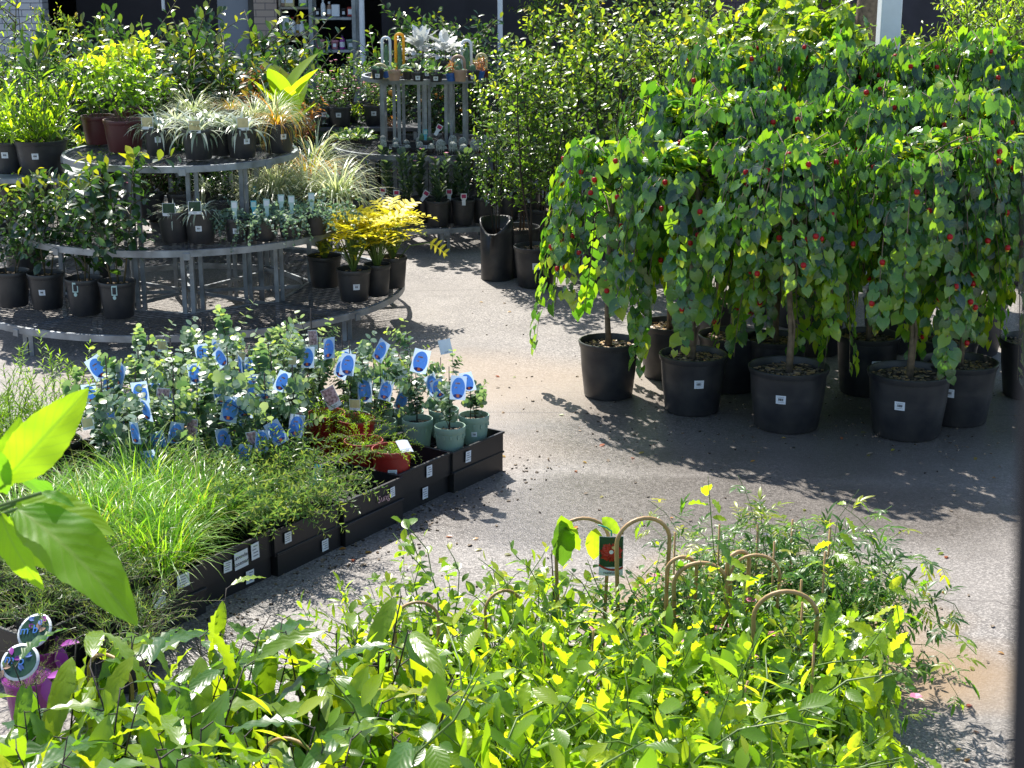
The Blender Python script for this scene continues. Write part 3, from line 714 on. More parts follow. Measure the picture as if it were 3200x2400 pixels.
# ------------------------------------------------------------------ ground
def ground_mat():
    m, nt, out = nmat('concrete_yard')
    b = N(nt, 'ShaderNodeBsdfPrincipled'); L(nt, b, 0, out, 0)
    g = N(nt, 'ShaderNodeNewGeometry')
    def noise(sc, det=4, dist=0.):
        n = N(nt, 'ShaderNodeTexNoise'); n.inputs['Scale'].default_value = sc; n.inputs['Detail'].default_value = det; n.inputs['Distortion'].default_value = dist; L(nt, g, 'Position', n, 'Vector'); return n
    def mixc(f, fo, a, ao, col, mode='MIX'):
        x = N(nt, 'ShaderNodeMixRGB', blend_type=mode); L(nt, f, fo, x, 0); L(nt, a, ao, x, 1)
        if isinstance(col, tuple): x.inputs[2].default_value = (*col, 1)
        else: L(nt, col, 'Color', x, 2)
        return x
    def thr(n, lo, hi, o='Fac', a=0, bb=1):
        r = N(nt, 'ShaderNodeMapRange'); r.inputs['From Min'].default_value = lo; r.inputs['From Max'].default_value = hi; r.inputs['To Min'].default_value = a; r.inputs['To Max'].default_value = bb; L(nt, n, o, r, 'Value'); return r
    base = ramp(nt, [(.3, (.135, .12, .105)), (.7, (.225, .203, .18))]); L(nt, noise(2.2, 8), 'Fac', base, 'Fac')
    # exposed stones
    v = N(nt, 'ShaderNodeTexVoronoi'); v.inputs['Scale'].default_value = 130; L(nt, g, 'Position', v, 'Vector')
    sc = N(nt, 'ShaderNodeSeparateColor'); L(nt, v, 'Color', sc, 0)
    st = ramp(nt, [(0, (.04, .037, .04)), (.25, (.105, .096, .09)), (.6, (.225, .208, .192)), (1, (.5, .46, .42))]); L(nt, sc, 0, st, 'Fac')
    amt = thr(noise(.9, 3), .35, .65, a=.25, bb=.65)
    c = mixc(amt, 0, base, 'Color', st)
    # tan silty band across the yard and on the right
    sp = N(nt, 'ShaderNodeSeparateXYZ'); L(nt, g, 'Position', sp, 0)
    def band(cx, cy, rx, ry, ns=.6):
        a1 = N(nt, 'ShaderNodeVectorMath', operation='SUBTRACT'); a1.inputs[1].default_value = (cx, cy, 0); L(nt, g, 'Position', a1, 0)
        nz = noise(1.3, 5); s0 = N(nt, 'ShaderNodeVectorMath', operation='SCALE'); s0.inputs['Scale'].default_value = ns
        L(nt, nz, 'Color', s0, 0); a2 = N(nt, 'ShaderNodeVectorMath', operation='ADD'); L(nt, a1, 0, a2, 0); L(nt, s0, 0, a2, 1)
        mu = N(nt, 'ShaderNodeVectorMath', operation='MULTIPLY'); mu.inputs[1].default_value = (1/rx, 1/ry, 0); L(nt, a2, 0, mu, 0)
        ln = N(nt, 'ShaderNodeVectorMath', operation='LENGTH'); L(nt, mu, 0, ln, 0)
        return thr(ln, 1.15, .6, 'Value')
    for (cx, cy, rx, ry, col, k) in ((-.3, 10.6, 2.2, .9, (.28, .21, .14), .6), (-.7, 9.2, 1.6, .6, (.28, .2, .13), .6), (1.7, 6.9, .75, .75, (.27, .17, .08), .9), (1.9, 6.35, .9, .35, (.23, .15, .075), .85), (3.4, 10, 1.5, 2.5, (.24, .21, .18), .4)):
        bd = band(cx-.3, cy-.3, rx, ry); kk = N(nt, 'ShaderNodeMath', operation='MULTIPLY'); kk.inputs[1].default_value = k; L(nt, bd, 0, kk, 0)
        c = mixc(kk, 0, c, 'Color', col)
    # damp patches left from watering: darker and shinier
    wet = None
    for (cx, cy, rx, ry) in ((1.6, 8.3, 2.3, .75), (2.2, 9.6, 2., 1.2), (-1.9, 9.0, 1.4, 1.0), (-.6, 6.6, .7, .5)):
        bd = band(cx-.35, cy-.35, rx, ry, .7)
        if wet is None: wet = bd
        else:
            mm = N(nt, 'ShaderNodeMath', operation='MAXIMUM'); L(nt, wet, 0, mm, 0); L(nt, bd, 0, mm, 1); wet = mm
    wk = N(nt, 'ShaderNodeMath', operation='MULTIPLY'); wk.inputs[1].default_value = .7; L(nt, wet, 0, wk, 0)
    c = mixc(wk, 0, c, 'Color', (.5, .48, .47), 'MULTIPLY')
    # stains
    c = mixc(thr(noise(5, 8, .6), .62, .75, bb=.35), 0, c, 'Color', (.45, .4, .36), 'MULTIPLY')
    c = mixc(thr(noise(40, 6), .6, .72, bb=.35), 0, c, 'Color', (.4, .38, .36), 'MULTIPLY')
    # cracks and saw joints: wobbling lines
    def line(nx, ny, d, wdt, wob=.05, sc_=3.):
        dt = N(nt, 'ShaderNodeVectorMath', operation='DOT_PRODUCT'); dt.inputs[1].default_value = (nx, ny, 0); L(nt, g, 'Position', dt, 0)
        nz = noise(sc_, 8); a = N(nt, 'ShaderNodeMath', operation='MULTIPLY_ADD'); a.inputs[1].default_value = wob; L(nt, nz, 'Fac', a, 0); L(nt, dt, 'Value', a, 2)
        s = N(nt, 'ShaderNodeMath', operation='SUBTRACT'); s.inputs[1].default_value = d+wob*.5; L(nt, a, 0, s, 0)
        ab = N(nt, 'ShaderNodeMath', operation='ABSOLUTE'); L(nt, s, 0, ab, 0); return thr(ab, wdt, wdt*.3, 'Value')
    for (nx, ny, d, wd, wob, k) in ((.02, 1, 9.36, .012, .06, .6), (.19, .98, 6.70, .008, .3, .75), (1, .1, 4.6, .01, .2, .6), (-.1, 1, 12.9, .012, .05, .6), (.5, .86, 8.6, .006, .5, .35)):
        ln = line(nx, ny, d, wd, wob); kk = N(nt, 'ShaderNodeMath', operation='MULTIPLY'); kk.inputs[1].default_value = k; L(nt, ln, 0, kk, 0)
        c = mixc(kk, 0, c, 'Color', (.06, .05, .045))
    L(nt, c, 'Color', b, 'Base Color')
    ro = thr(wet, 0, 1, 0, .72, .34); 
    rn = N(nt, 'ShaderNodeMath', operation='MULTIPLY_ADD'); rn.inputs[1].default_value = .25; rn.inputs[2].default_value = -.12; L(nt, noise(30, 5), 'Fac', rn, 0)
    ra = N(nt, 'ShaderNodeMath', operation='ADD'); L(nt, ro, 0, ra, 0); L(nt, rn, 0, ra, 1); L(nt, ra, 0, b, 'Roughness')
    bp = N(nt, 'ShaderNodeBump'); bp.inputs['Strength'].default_value = .35; bp.inputs['Distance'].default_value = .004; L(nt, v, 'Distance', bp, 'Height')
    b2 = N(nt, 'ShaderNodeBump'); b2.inputs['Strength'].default_value = .25; b2.inputs['Distance'].default_value = .008; L(nt, noise(14, 8), 'Fac', b2, 'Height'); L(nt, bp, 0, b2, 'Normal'); L(nt, b2, 0, b, 'Normal')
    return m
def gr(m):
    V = []; n = 12
    for i in range(n+1):
        for j in range(n+1): V.append((-120+240*i/n, -60+240*j/n, 0))
    m.block(V, [(i*(n+1)+j, (i+1)*(n+1)+j, (i+1)*(n+1)+j+1, i*(n+1)+j+1) for i in range(n) for j in range(n)])
tag(ob('ground', mesh1(gr, 'ground', [ground_mat()])), kind='structure')

# ------------------------------------------------------------------ round tiered benches
def ring(m, r, w_, h_, z, n=72, mat=0):      # rim of rectangular tube
    prof = [(r-w_, z-h_), (r, z-h_), (r, z), (r-w_, z), (r-w_, z-h_)]
    m.lathe(prof, n, mat=mat)
def deck_mesh(r0, r1, z, sx=.05, ang=24):
    m = MB()
    for s in (-1, 1):
        a = math.radians(ang)*s; dx, dy = math.cos(a), math.sin(a); nx, ny = -dy, dx; k = -r1+.01
        while k < r1:
            hc = math.sqrt(max(0, (r1-.02)**2-k*k)); hi = math.sqrt(r0*r0-k*k) if abs(k) < r0 else 0
            for (t0, t1) in ([(-hc, -hi), (hi, hc)] if hi else [(-hc, hc)]):
                if t1-t0 > .02: m.bar((nx*k+dx*t0, ny*k+dy*t0, z+s*.0012), (nx*k+dx*t1, ny*k+dy*t1, z+s*.0012), .0055, .003)
            k += sx
    return m.build('deck', ['mesh'])
def bench(name, label, cx, cy, tiers, cols):
    r = empty(name, label, 'display bench', (cx, cy, 0))
    for i, (r0, r1, z) in enumerate(tiers):
        d = ob('deck', deck_mesh(r0, r1, z-.004), r)
        m = MB(); ring(m, r1, .028, .045, z+.012); 
        if r0 > .1: ring(m, r0+.02, .02, .035, z-.008)
        d2 = ob('rim', m.build('rim', ['steel']), d); d2.data.set_sharp_from_angle(angle=math.radians(40))
        for k in range(8):
            m = MB()
            a = 2*PI*k/8+.2; c_, s_ = math.cos(a), math.sin(a); q = r0+.02 if r0 > .1 else .06
            for o in (-.022, .022): m.bar((c_*q-s_*o, s_*q+c_*o, z-.03), (c_*(r1-.03)-s_*o, s_*(r1-.03)+c_*o, z-.03), .02, .03)
            m.box((c_*(r1+.002), s_*(r1+.002), z-.03), (.012, .05, .05), a, bev=.002)
            ob('support_arm', m.build('support_arm', ['steel']), d)
    for (rc, z1, n, off) in cols:
        for k in range(n):
            a = 2*PI*k/n+.2+off; c_, s_ = math.cos(a), math.sin(a); m = MB()
            for o in (-.03, .03):
                m.bar((c_*rc-s_*o, s_*rc+c_*o, 0), (c_*rc-s_*o, s_*rc+c_*o, z1), .03, .03)
            m.bar((c_*rc-s_*.03, s_*rc+c_*.03, .14), (c_*rc+s_*.03, s_*rc-c_*.03, .14), .02, .02)
            ob('leg', m.build('leg', ['steel']), r)
    m = MB(); z = .17
    for k in range(8):
        a = 2*PI*k/8+.2; c_, s_ = math.cos(a), math.sin(a); q1 = cols[0][0]; q2 = cols[1][0]
        m.bar((c_*.1, s_*.1, z), (c_*q1, s_*q1, z), .02, .025)
        b_ = a+2*PI/8; m.bar((c_*q2, s_*q2, z+.03), (math.cos(b_)*q2, math.sin(b_)*q2, z+.03), .02, .025)
    ob('cross_rail', m.build('cross_rail', ['steel']), r)
    m = MB(); z = .17
    return r
BX, BY = at(606, 880, .2).x, 12.05
bench('round_tiered_bench', 'large galvanised round bench of three mesh tiers at the left, crowded with black pots', BX, BY,
      [(.87, 1.66, .21), (.5, 1.26, .71), (0, .87, 1.235)], [(1.56, .16, 8, 0), (.93, .67, 8, 0), (.56, 1.19, 8, .12)])
B2X, B2Y = at(1335, 640, .2).x, 15.7
bench('round_tiered_bench', 'smaller galvanised round bench further back, with cactus pots on its top disc', B2X, B2Y,
      [(.6, 1.3, .22), (.35, .9, .83), (0, .6, 1.5)], [(1.2, .17, 8, 0), (.62, .8, 8, .1), (.42, 1.46, 10, .12)])

# ------------------------------------------------------------------ shop building
WY = 21.0
def X(px, Y=WY): return atY(px, 100, Y).x
def brickm(name, c1, c2, mortar, sc=1.):
    m, nt, out = nmat(name); b = N(nt, 'ShaderNodeBsdfPrincipled'); L(nt, b, 0, out, 0)
    g = N(nt, 'ShaderNodeTexCoord'); mp = N(nt, 'ShaderNodeMapping'); mp.inputs['Rotation'].default_value = (PI/2, 0, 0); L(nt, g, 'Object', mp, 0)
    br = N(nt, 'ShaderNodeTexBrick'); br.inputs['Scale'].default_value = 1; br.inputs['Brick Width'].default_value = .24; br.inputs['Row Height'].default_value = .086; br.inputs['Mortar Size'].default_value = .006
    br.inputs['Color1'].default_value = (*c1, 1); br.inputs['Color2'].default_value = (*c2, 1); br.inputs['Mortar'].default_value = (*mortar, 1); L(nt, mp, 0, br, 0)
    L(nt, br, 'Color', b, 'Base Color'); b.inputs['Roughness'].default_value = .85
    bp = N(nt, 'ShaderNodeBump'); bp.inputs['Distance'].default_value = .01; bp.inputs['Strength'].default_value = .6; L(nt, br, 'Fac', bp, 'Height'); bp.invert = True; L(nt, bp, 0, b, 'Normal')
    return m
tanb = brickm('tan_brick', (.42, .33, .27), (.36, .28, .24), (.2, .17, .16)); whb = brickm('white_brick', (.6, .6, .62), (.5, .5, .54), (.22, .22, .25)); dkb = brickm('purple_brick', (.13, .09, .1), (.1, .08, .09), (.06, .05, .06))
sh = empty('shop_building', 'brick garden shop along the back of the yard, open fronted and dark inside', 'building', (0, WY, 0))
def slab(name, x0, x1, y0, y1, z0, z1, mat, bev=0.):
    m = MB(); m.box((0, 0, (z1-z0)/2), (x1-x0, y1-y0, z1-z0), bev=bev); return ob(name, m.build(name, [mat]), sh, ((x0+x1)/2, (y0+y1)/2, z0))
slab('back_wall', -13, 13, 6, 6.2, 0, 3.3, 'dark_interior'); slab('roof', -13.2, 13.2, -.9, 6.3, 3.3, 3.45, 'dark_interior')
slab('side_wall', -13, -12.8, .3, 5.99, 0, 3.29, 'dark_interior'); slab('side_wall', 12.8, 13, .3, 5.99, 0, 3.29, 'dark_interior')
slab('brick_wall', -12.99, X(62), 0, .25, 0, 3.29, whb); slab('brick_pillar', X(66), X(140), -.02, .25, 0, 3.28, whb)
slab('door_panel', X(680), X(779), .05, .12, 0, 3.28, 'greywall', .01); slab('door_frame', X(780), X(797), -.01, .2, 0, 3.28, 'black', .004)
slab('brick_pillar', X(798), X(869), -.06, .3, 0, 3.28, tanb)
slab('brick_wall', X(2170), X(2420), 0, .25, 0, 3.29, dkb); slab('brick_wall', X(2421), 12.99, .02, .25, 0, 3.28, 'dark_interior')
slab('fascia_beam', -13, 13, -.3, -.1, 3.05, 3.28, 'greywall')
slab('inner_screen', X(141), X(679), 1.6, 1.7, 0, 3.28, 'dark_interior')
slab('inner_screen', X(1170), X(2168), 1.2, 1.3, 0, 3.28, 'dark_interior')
for (px, top, lab, Y, r) in ((512, 45, 'short white downpipe hanging in front of the dark shop opening', 20.6, .022), (1134, 185, 'white post standing beside the metal shop rack', 20.4, .035), (1563, 80, 'thin white post behind the tall leafy shrubs, left of the purple brick wall', 19., .03), (2183, 95, 'thin white post in front of the purple brick wall', 19., .03)):
    p0 = atY(px, top, Y); m = MB(); zb = 1.9 if px == 512 else 0
    m.lathe([(r*.9, zb), (r, zb+.01), (r, 3.0), (r*.9, 3.02)], 14, close=True); m.box((0, .0, 2.6), (r*3, r*3.2, .03), bev=.004)
    tag(ob('white_post', m.build('white_post', ['whiteglaze']), None, (p0.x, Y, 0)), lab, 'post')
# metal rack with goods
YR = 20.75
def zof(py, Y=YR): return atY(1000, py, Y).z
rk = empty('metal_rack', 'grey metal rack holding small pots and bottles in the shop front', 'rack', (X(1040, YR), YR, 0))
hw = (X(1112, YR)-X(978, YR))/2
for sx in (-1, 1):
    for sy in (0, .4):
        m = MB(); m.bar((sx*hw, sy, 0), (sx*hw, sy, 2.9), .05, .04); ob('post', m.build('post', ['steel']), rk)
shelf_z = [zof(155), zof(53), zof(-45)]
for z in shelf_z: m = MB(); m.box((0, .2, z-.02), (hw*2-.055, .42, .035), bev=.004); ob('shelf', m.build('shelf', ['steel']), rk)
sf = empty('wooden_shelf', 'dark timber shelf between the tan brick pillar and the metal rack', 'shelf', (X(922, YR+.2), YR+.2, 0))
hs = (X(968, YR+.2)-X(874, YR+.2))/2; tz = [zof(108), zof(24)]
for z in tz: m = MB(); m.box((0, .2, z-.015), (hs*2, .34, .03), bev=.003); ob('shelf', m.build('shelf', ['timber']), sf)
for sx in (-1, 1): m = MB(); m.box((sx*hs, .2, 1.3), (.025, .34, 2.6), bev=.003); ob('side_panel', m.build('side_panel', ['timber']), sf)
m = MB(); m.box((0, 0, .45), (.42, .3, .9), bev=.01); m.box((0, -.155, .5), (.36, .01, .6)); tag(ob('cabinet', m.build('cabinet', ['dark_interior']), None, (X(918), YR-.05, 0)), 'dark low cabinet under the timber shelf', 'cabinet')
def bottle(col, cap, h, r, lab, px, z, Y=YR, kind='b'):
    m = MB()
    if kind == 'b': m.lathe([(r*.9, 0), (r, .01), (r, h*.6), (r*.8, h*.72), (r*.35, h*.8), (r*.35, h*.88)], 14, close=True); m.lathe([(r*.45, h*.86), (r*.45, h), (r*.3, h*1.01)], 12, mat=1, close=True); m.lathe([(r*1.01, h*.15), (r*1.01, h*.5)], 14, mat=2)
    elif kind == 'x': m.box((0, 0, h/2), (r*2, r*1.4, h), bev=.006); m.box((0, -r*.7-.002, h*.5), (r*1.5, .003, h*.55), mat=2)
    else: m.lathe([(r*.7, 0), (r*.75, .004), (r*.95, h*.8), (r*1.08, h*.82), (r*1.08, h), (r*.9, h), (r*.8, h*.5)], 16); m.box((0, -r*1.0, h*.45), (r*.8, .004, h*.4), mat=2)
    nm = {'b': 'bottle', 'x': 'carton', 'p': 'small_pot'}[kind]
    o = ob(nm, m.build(nm, [col, cap, 'card']), None, (X(px, Y), Y+rv(.1, .2), z)); tag(o, lab, nm.replace('_', ' '))
for args in (('card', 'red', .2, .045, 'white spray bottle with red cap on the timber shelf', 910, tz[0], YR+.2), ('yelfl', 'yelfl', .22, .03, 'tall yellow bottle on the timber shelf beside the white spray bottle', 926, tz[0], YR+.2),
             ('card', 'card', .15, .04, 'squat white bottle in the middle of the timber shelf', 941, tz[0], YR+.2), ('cream', 'cream', .17, .035, 'cream bottle near the right end of the timber shelf', 953, tz[0], YR+.2), ('card', 'card', .11, .03, 'smallest white bottle at the right end of the timber shelf', 964, tz[0], YR+.2),
             ('card', 'ink', .22, .07, 'black and white patterned carton at the left end of the timber shelf', 882, tz[0], YR+.2, 'x'), ('tan', 'ink', .2, .06, 'brown carton on the upper timber shelf, leftmost', 880, tz[1], YR+.2, 'x'), ('cream', 'ink', .2, .06, 'cream carton on the upper timber shelf, in the middle', 904, tz[1], YR+.2, 'x'), ('mint', 'ink', .2, .06, 'teal carton on the upper timber shelf, right of the cream one', 945, tz[1], YR+.2, 'x'),
             ('pink', 'ink', .12, .055, 'pink small pot at the left of the lowest rack shelf', 997, shelf_z[0], YR, 'p'), ('blue', 'ink', .1, .03, 'blue small pot between two pink ones on the lowest rack shelf', 1020, shelf_z[0], YR, 'p'), ('pink', 'ink', .11, .05, 'pink small pot in the middle of the lowest rack shelf', 1042, shelf_z[0], YR, 'p'), ('mint', 'ink', .12, .06, 'green small pot at the right of the lowest rack shelf', 1093, shelf_z[0], YR, 'p'), ('purple', 'ink', .18, .035, 'dusky bottle right of centre on the lowest rack shelf', 1066, shelf_z[0], YR),
             ('card', 'card', .22, .03, 'slim white bottle on the middle rack shelf', 1008, shelf_z[1]+.0, YR), ('tan', 'card', .18, .035, 'brown bottle on the middle rack shelf', 1026, shelf_z[1], YR), ('card', 'greyink', .15, .05, 'white carton in the middle of the middle rack shelf', 1048, shelf_z[1], YR, 'x'), ('black', 'ink', .1, .04, 'black small pot at the left of the middle rack shelf', 990, shelf_z[1], YR, 'p'), ('black', 'ink', .1, .04, 'black small pot right of centre on the middle rack shelf', 1072, shelf_z[1], YR, 'p'), ('red', 'ink', .12, .05, 'red carton at the right of the middle rack shelf', 1096, shelf_z[1], YR, 'x')): bottle(*args)

# near-white square post and a tree trunk behind the right hand shrubs
p0 = at(2779, 195, 1.4); PYY = 13.2
m = MB(); m.box((0, 0, 1.75), (.165, .165, 3.5), bev=.008); m.box((0, 0, .01), (.28, .28, .02), bev=.004)
tag(ob('steel_post', m.build('steel_post', ['whiteglaze']), None, (atY(2776, 100, PYY).x, PYY, 0)), 'thick square white post rising behind the red flowered trees', 'post')
t = empty('tree', 'rough dark tree trunk just left of the thick white post', 'tree', (atY(2715, 80, 13.9).x, 13.9, 0))
m = MB(); m.tube([(0, 0, -.05), (.02, 0, .6), (-.03, 0, 1.3), (.0, .02, 2.2), (.08, 0, 3.4)], [.14, .11, .1, .11, .09], 14); m.tube([(-.02, 0, 1.7), (-.2, -.05, 2.2), (-.5, 0, 3.)], [.06, .045, .02], 8)
ob('trunk', m.build('trunk', ['bark']), t)
# dark door jamb right beside the camera
m = MB(); m.box((0, 0, 0), (.06, .09, 2.6), bev=.004)
o = ob('door_jamb', m.build('door_jamb', ['matte']), None, (.1693, .275, 2.1)); o.rotation_euler = (0, math.radians(-3.3), 0)
tag(o, 'dark blurred door jamb right beside the camera at the right edge', 'door jamb')
# ------------------------------------------------------------------ plant kinds
P('abu', 5, abutilon, seed=11, R=.44, top=1.32, nb=56, hang=1.05)
P('tallsmall', 4, shrub, h=1.75, r=.42, nst=3, nbr=27, nlf=11, ls=.078, T_='oval', mat='small', lf0=.2, sr=.011, brl=.5, young=.5, splay=.09, stem='darkstem', seg=7)
P('talllong', 3, shrub, h=1.7, r=.5, nst=4, nbr=26, nlf=10, ls=.14, T_='wide', mat='long', lf0=.35, sr=.012, brl=.4, young=.55, splay=.1, stem='stem', droop=.9, seg=6)
P('broad', 3, shrub, h=.55, r=.3, nst=4, nbr=9, nlf=8, ls=.085, T_='obov', mat='yelgreen', lf0=.15, brl=.45, young=.8, splay=.3)
P('gloss', 4, shrub, h=.6, r=.27, nst=3, nbr=11, nlf=9, ls=.075, T_='obov', mat='gloss', lf0=.1, brl=.5, young=.3, splay=.2)
P('camellia', 4, shrub, h=.72, r=.3, nst=3, nbr=12, nlf=8, ls=.085, T_='obov', mat='gloss', lf0=.15, brl=.5, young=.55, splay=.22, droop=.4)
P('citrus', 3, shrub, h=1.0, r=.5, nst=8, nbr=20, nlf=12, ls=.075, T_='obov', mat='gloss', lf0=.1, brl=.5, young=.5, splay=.4, sr=.009)
P('citrusfruit', 3, shrub, h=1.25, r=.5, nst=4, nbr=18, nlf=10, ls=.08, T_='obov', mat='gloss', lf0=.2, brl=.5, young=.35, splay=.25, sr=.01)
P('smallfl', 3, shrub, h=.42, r=.27, nst=5, nbr=9, nlf=9, ls=.035, T_='oval', mat='herb', lf0=.1, brl=.5, young=.6, splay=.35, flowers=.25, fmat='pinkfl')
P('finebush', 3, shrub, h=.5, r=.22, nst=5, nbr=10, nlf=12, ls=.03, T_='oval', mat='jas', lf0=.1, brl=.5, young=.4, splay=.25)
P('bigleafy', 3, shrub, h=2.0, r=.6, nst=5, nbr=26, nlf=11, ls=.1, T_='lance', mat='lime', lf0=.15, brl=.45, young=.4, splay=.15, sr=.014, droop=.4, seg=7)
P('varieg', 3, grassy, n=240, ln=.42, w=.01, r0=.05, ang=(25, 88), curl=1.9, mat='varieg')
P('silverstrap', 3, grassy, n=80, ln=.25, w=.026, r0=.03, ang=(20, 85), curl=2., mat='palestrap')
P('orange', 2, grassy, n=150, ln=.5, w=.009, r0=.03, ang=(30, 89), curl=1.9, mat='orgrass', trail=.8)
P('grassclump', 4, grassy, n=380, ln=.36, w=.007, r0=.1, ang=(35, 89), curl=1.2, mat='grass')
P('trail', 3, trailing)
P('euc', 6, eucal)
P('eucshort', 2, eucal, h=.26, n=2)
P('rosemary', 3, needles, h=.22, n=26, ln=.26, nl=38, ls=.02, mat='fern', droop=.9)
P('westringia', 3, needles, h=.22, n=52, ln=.4, nl=46, ls=.032, mat='herb', droop=.6, T_='lance')
P('fineherb', 3, needles, h=.22, n=40, ln=.3, nl=36, ls=.03, mat='herb', droop=.3, T_='needle')
P('bottlebrush', 2, needles, h=.4, n=30, ln=.5, nl=46, ls=.045, mat='fern', droop=.1, up=1.4, T_='narrow')
P('gold', 4, goldfrond)
P('desert', 4, desertrose)
P('rosette', 2, rosette, n=40, ls=.13, hgt=.18)
P('succ', 2, rosette, n=26, ls=.045, mat='herb', T_='obov', hgt=.05)
P('cact', 3, cactus); P('cactg', 2, cactus, n=3, h=.06); P('cactw', 3, cactus, h=.065, r=.024, hair='hairy')
P('bonsai', 2, shrub, h=.24, r=.15, nst=2, nbr=9, nlf=8, ls=.035, T_='obov', mat='lime', lf0=.6, brl=.5, young=.6, splay=.3)
P('canna', 1, canna)
P('abl', 3, abutilon, seed=41, R=.46, top=1.3, nb=32, hang=1.05, lf=.078)
P('redbush', 2, shrub, h=.4, r=.2, nst=4, nbr=7, nlf=7, ls=.09, T_='lance', mat='redleaf', lf0=.15, brl=.4, young=.5)
P('wavy', 5, wavyplant)
P('wavybig', 2, wavyplant, h=.6, nst=3, ls=.3, nl=10)
P('passion', 2, wavyplant, h=.5, nst=2, ls=.15, nl=6, T_='wide', mat='yelgreen')
P('climb', 5, climber)
P('climblime', 4, climber, h=.42, r=.24, nv=20, ls=.082, nl=18, T_='wide', mat='lime', upright=.5)
P('climblance', 3, climber, h=.42, r=.22, nv=18, ls=.11, nl=18, T_='lance', mat='lime', upright=.8, droop=.1)
P('climbdark', 3, climber, h=.42, r=.24, nv=22, ls=.048, nl=22, T_='oval', mat='jas', flowers=.1)
P('curtain', 3, climber, h=.85, r=.2, nv=15, ls=.125, nl=24, T_='wide', mat='lime', droop=2.2, jl=.3, upright=-.7)
P('jas', 5, jasmine)

GB = 'potted plants on the large round bench'
# ------------------------------------------------------------------ weeping red-flowered trees, right
def tree(px, py, r, h, lab, sc=1., sang=0., sticker=True, v=None, prz=None, key='abu'):
    p = at(px, py, 0); p.y += r*.8
    return potted('weeping_tree', lab, 'potted tree', p, ('black', r, h), key, (sc*1.13, sc*1.13, sc*(.94 if py > 1250 else 1.08 if py > 1150 else 1.24)), 'weeping red flowered trees in black tubs', sticker, rz=0, sang=sang, szf=.52, ss=1.15, chips=140, maxfl=55, v=v, prz=prz)
tree(1905, 1256, .19, .36, 'weeping tree at the left front corner of the group, tub without a front sticker', .97, sticker=False, v=0, key='abl')
tree(2170, 1305, .205, .36, 'weeping tree second in the front row, leafy strand trailing down beside its tub', 1., .1, v=1, key='abl')
tree(2473, 1360, .235, .37, 'weeping tree in the middle of the front row, wide tub with sticker left of centre', 1.02, -.35, v=2)
tree(2855, 1385, .24, .38, 'weeping tree with a single pale upright stem in the rightmost front tub', 1.03, -.45, v=3)
tree(3010, 1340, .225, .37, 'weeping tree half hidden behind the right of the foremost tub', 1.03, -.5, v=4)
tree(2095, 1195, .2, .36, 'weeping tree in the second row behind the second front tub', 1.0, sticker=False, v=2, key='abl')
tree(2290, 1235, .21, .36, 'weeping tree in the second row between the second and third front tubs', 1.0, sticker=False, v=3)
tree(2430, 1245, .2, .36, 'weeping tree in the second row right behind the middle front tub', 1.0, sticker=False, v=0)
tree(2720, 1246, .2, .38, 'weeping tree in the second row with a two line sticker, standing in deep shade', 1.0, .1, v=1)
tree(2960, 1250, .22, .37, 'weeping tree in the second row behind the rightmost tubs', 1.02, sticker=False, v=4)
tree(2250, 1110, .2, .37, 'weeping tree in the third row, seen only over the second row crowns at left', .98, sticker=False, v=1)
tree(2560, 1120, .2, .37, 'weeping tree in the third row, middle, hidden but for its sunlit crown', 1.0, sticker=False, v=3)
tree(2800, 1110, .21, .37, 'weeping tree in the third row behind the shaded two line sticker tub', 1.0, sticker=False, v=2)
tree(3060, 1120, .21, .37, 'weeping tree in the third row at the right edge of the group', 1.02, sticker=False, v=0)
tree(3250, 1260, .22, .37, 'weeping tree at the far right whose crown is cut by the picture edge', 1.02, sticker=False, v=2)

# ------------------------------------------------------------------ tall shrubs behind and left of them
GT = 'tall leafy shrubs in black tubs'
def tall(px, py, key, lab, r=.17, h=.33, sc=1., name='tall_shrub', sticker=False, pot='black', szf=.5, extra=(), sang=0.):
    p = at(px, py, 0); p.y += r*.8
    return potted(name, lab, 'potted shrub', p, (pot, r, h), key, sc, GT, sticker, rz=0, extra=extra, szf=szf, sang=sang, ss=1.2)
tall(1675, 905, 'tallsmall', 'tall thin stemmed shrub in the black tub with two white stickers beside the path', .185, .34, .95, sticker=True)
tall(1618, 870, 'tallsmall', 'tall shrub in the wide rimmed black tub behind the grow bag', .19, .42, .93)
tall(1765, 850, 'tallsmall', 'tall shrub just right of and behind the two sticker tub', .18, .34, 1.)
tall(1890, 905, 'tallsmall', 'tall shrub in shade behind the left front weeping tree', .18, .34, 1.02)
tall(2000, 880, 'tallsmall', 'tall shrub in shade behind the second weeping tree from the left', .18, .34, 1.08)
tall(1700, 770, 'tallsmall', 'tall shrub at the back left of the shrub block, top reaching the thin white post', .18, .34, 1.12)
tall(1830, 770, 'tallsmall', 'tall shrub with coppery tips in the middle of the back row of the block', .18, .34, 1.17)
tall(1980, 770, 'tallsmall', 'tall shrub in the back row in front of the dark shop interior', .18, .34, 1.2)
tall(2130, 790, 'tallsmall', 'tall shrub in the back row below the purple brick wall', .18, .34, 1.2)
tall(2160, 930, 'tallsmall', 'tall shrub behind the middle of the weeping tree group', .18, .34, 1.1)
tall(2380, 985, 'talllong', 'tall shrub with long yellow green leaves, leftmost of its kind', .2, .36, 1.12)
tall(2520, 950, 'talllong', 'tall shrub with long drooping leaves, crown below the purple brick wall', .2, .36, 1.2)
tall(2590, 985, 'talllong', 'tall shrub with long yellow leaves just left of the tree trunk', .2, .36, 1.13)
tall(2420, 800, 'talllong', 'tallest long leaved shrub, top cut by the upper picture edge', .2, .36, 1.32)
tall(2300, 880, 'talllong', 'tall shrub with long leaves just right of the small leaved block', .2, .36, 1.1)
tall(2430, 870, 'talllong', 'tall shrub with long leaves behind the others of its kind, centre', .2, .36, 1.12)
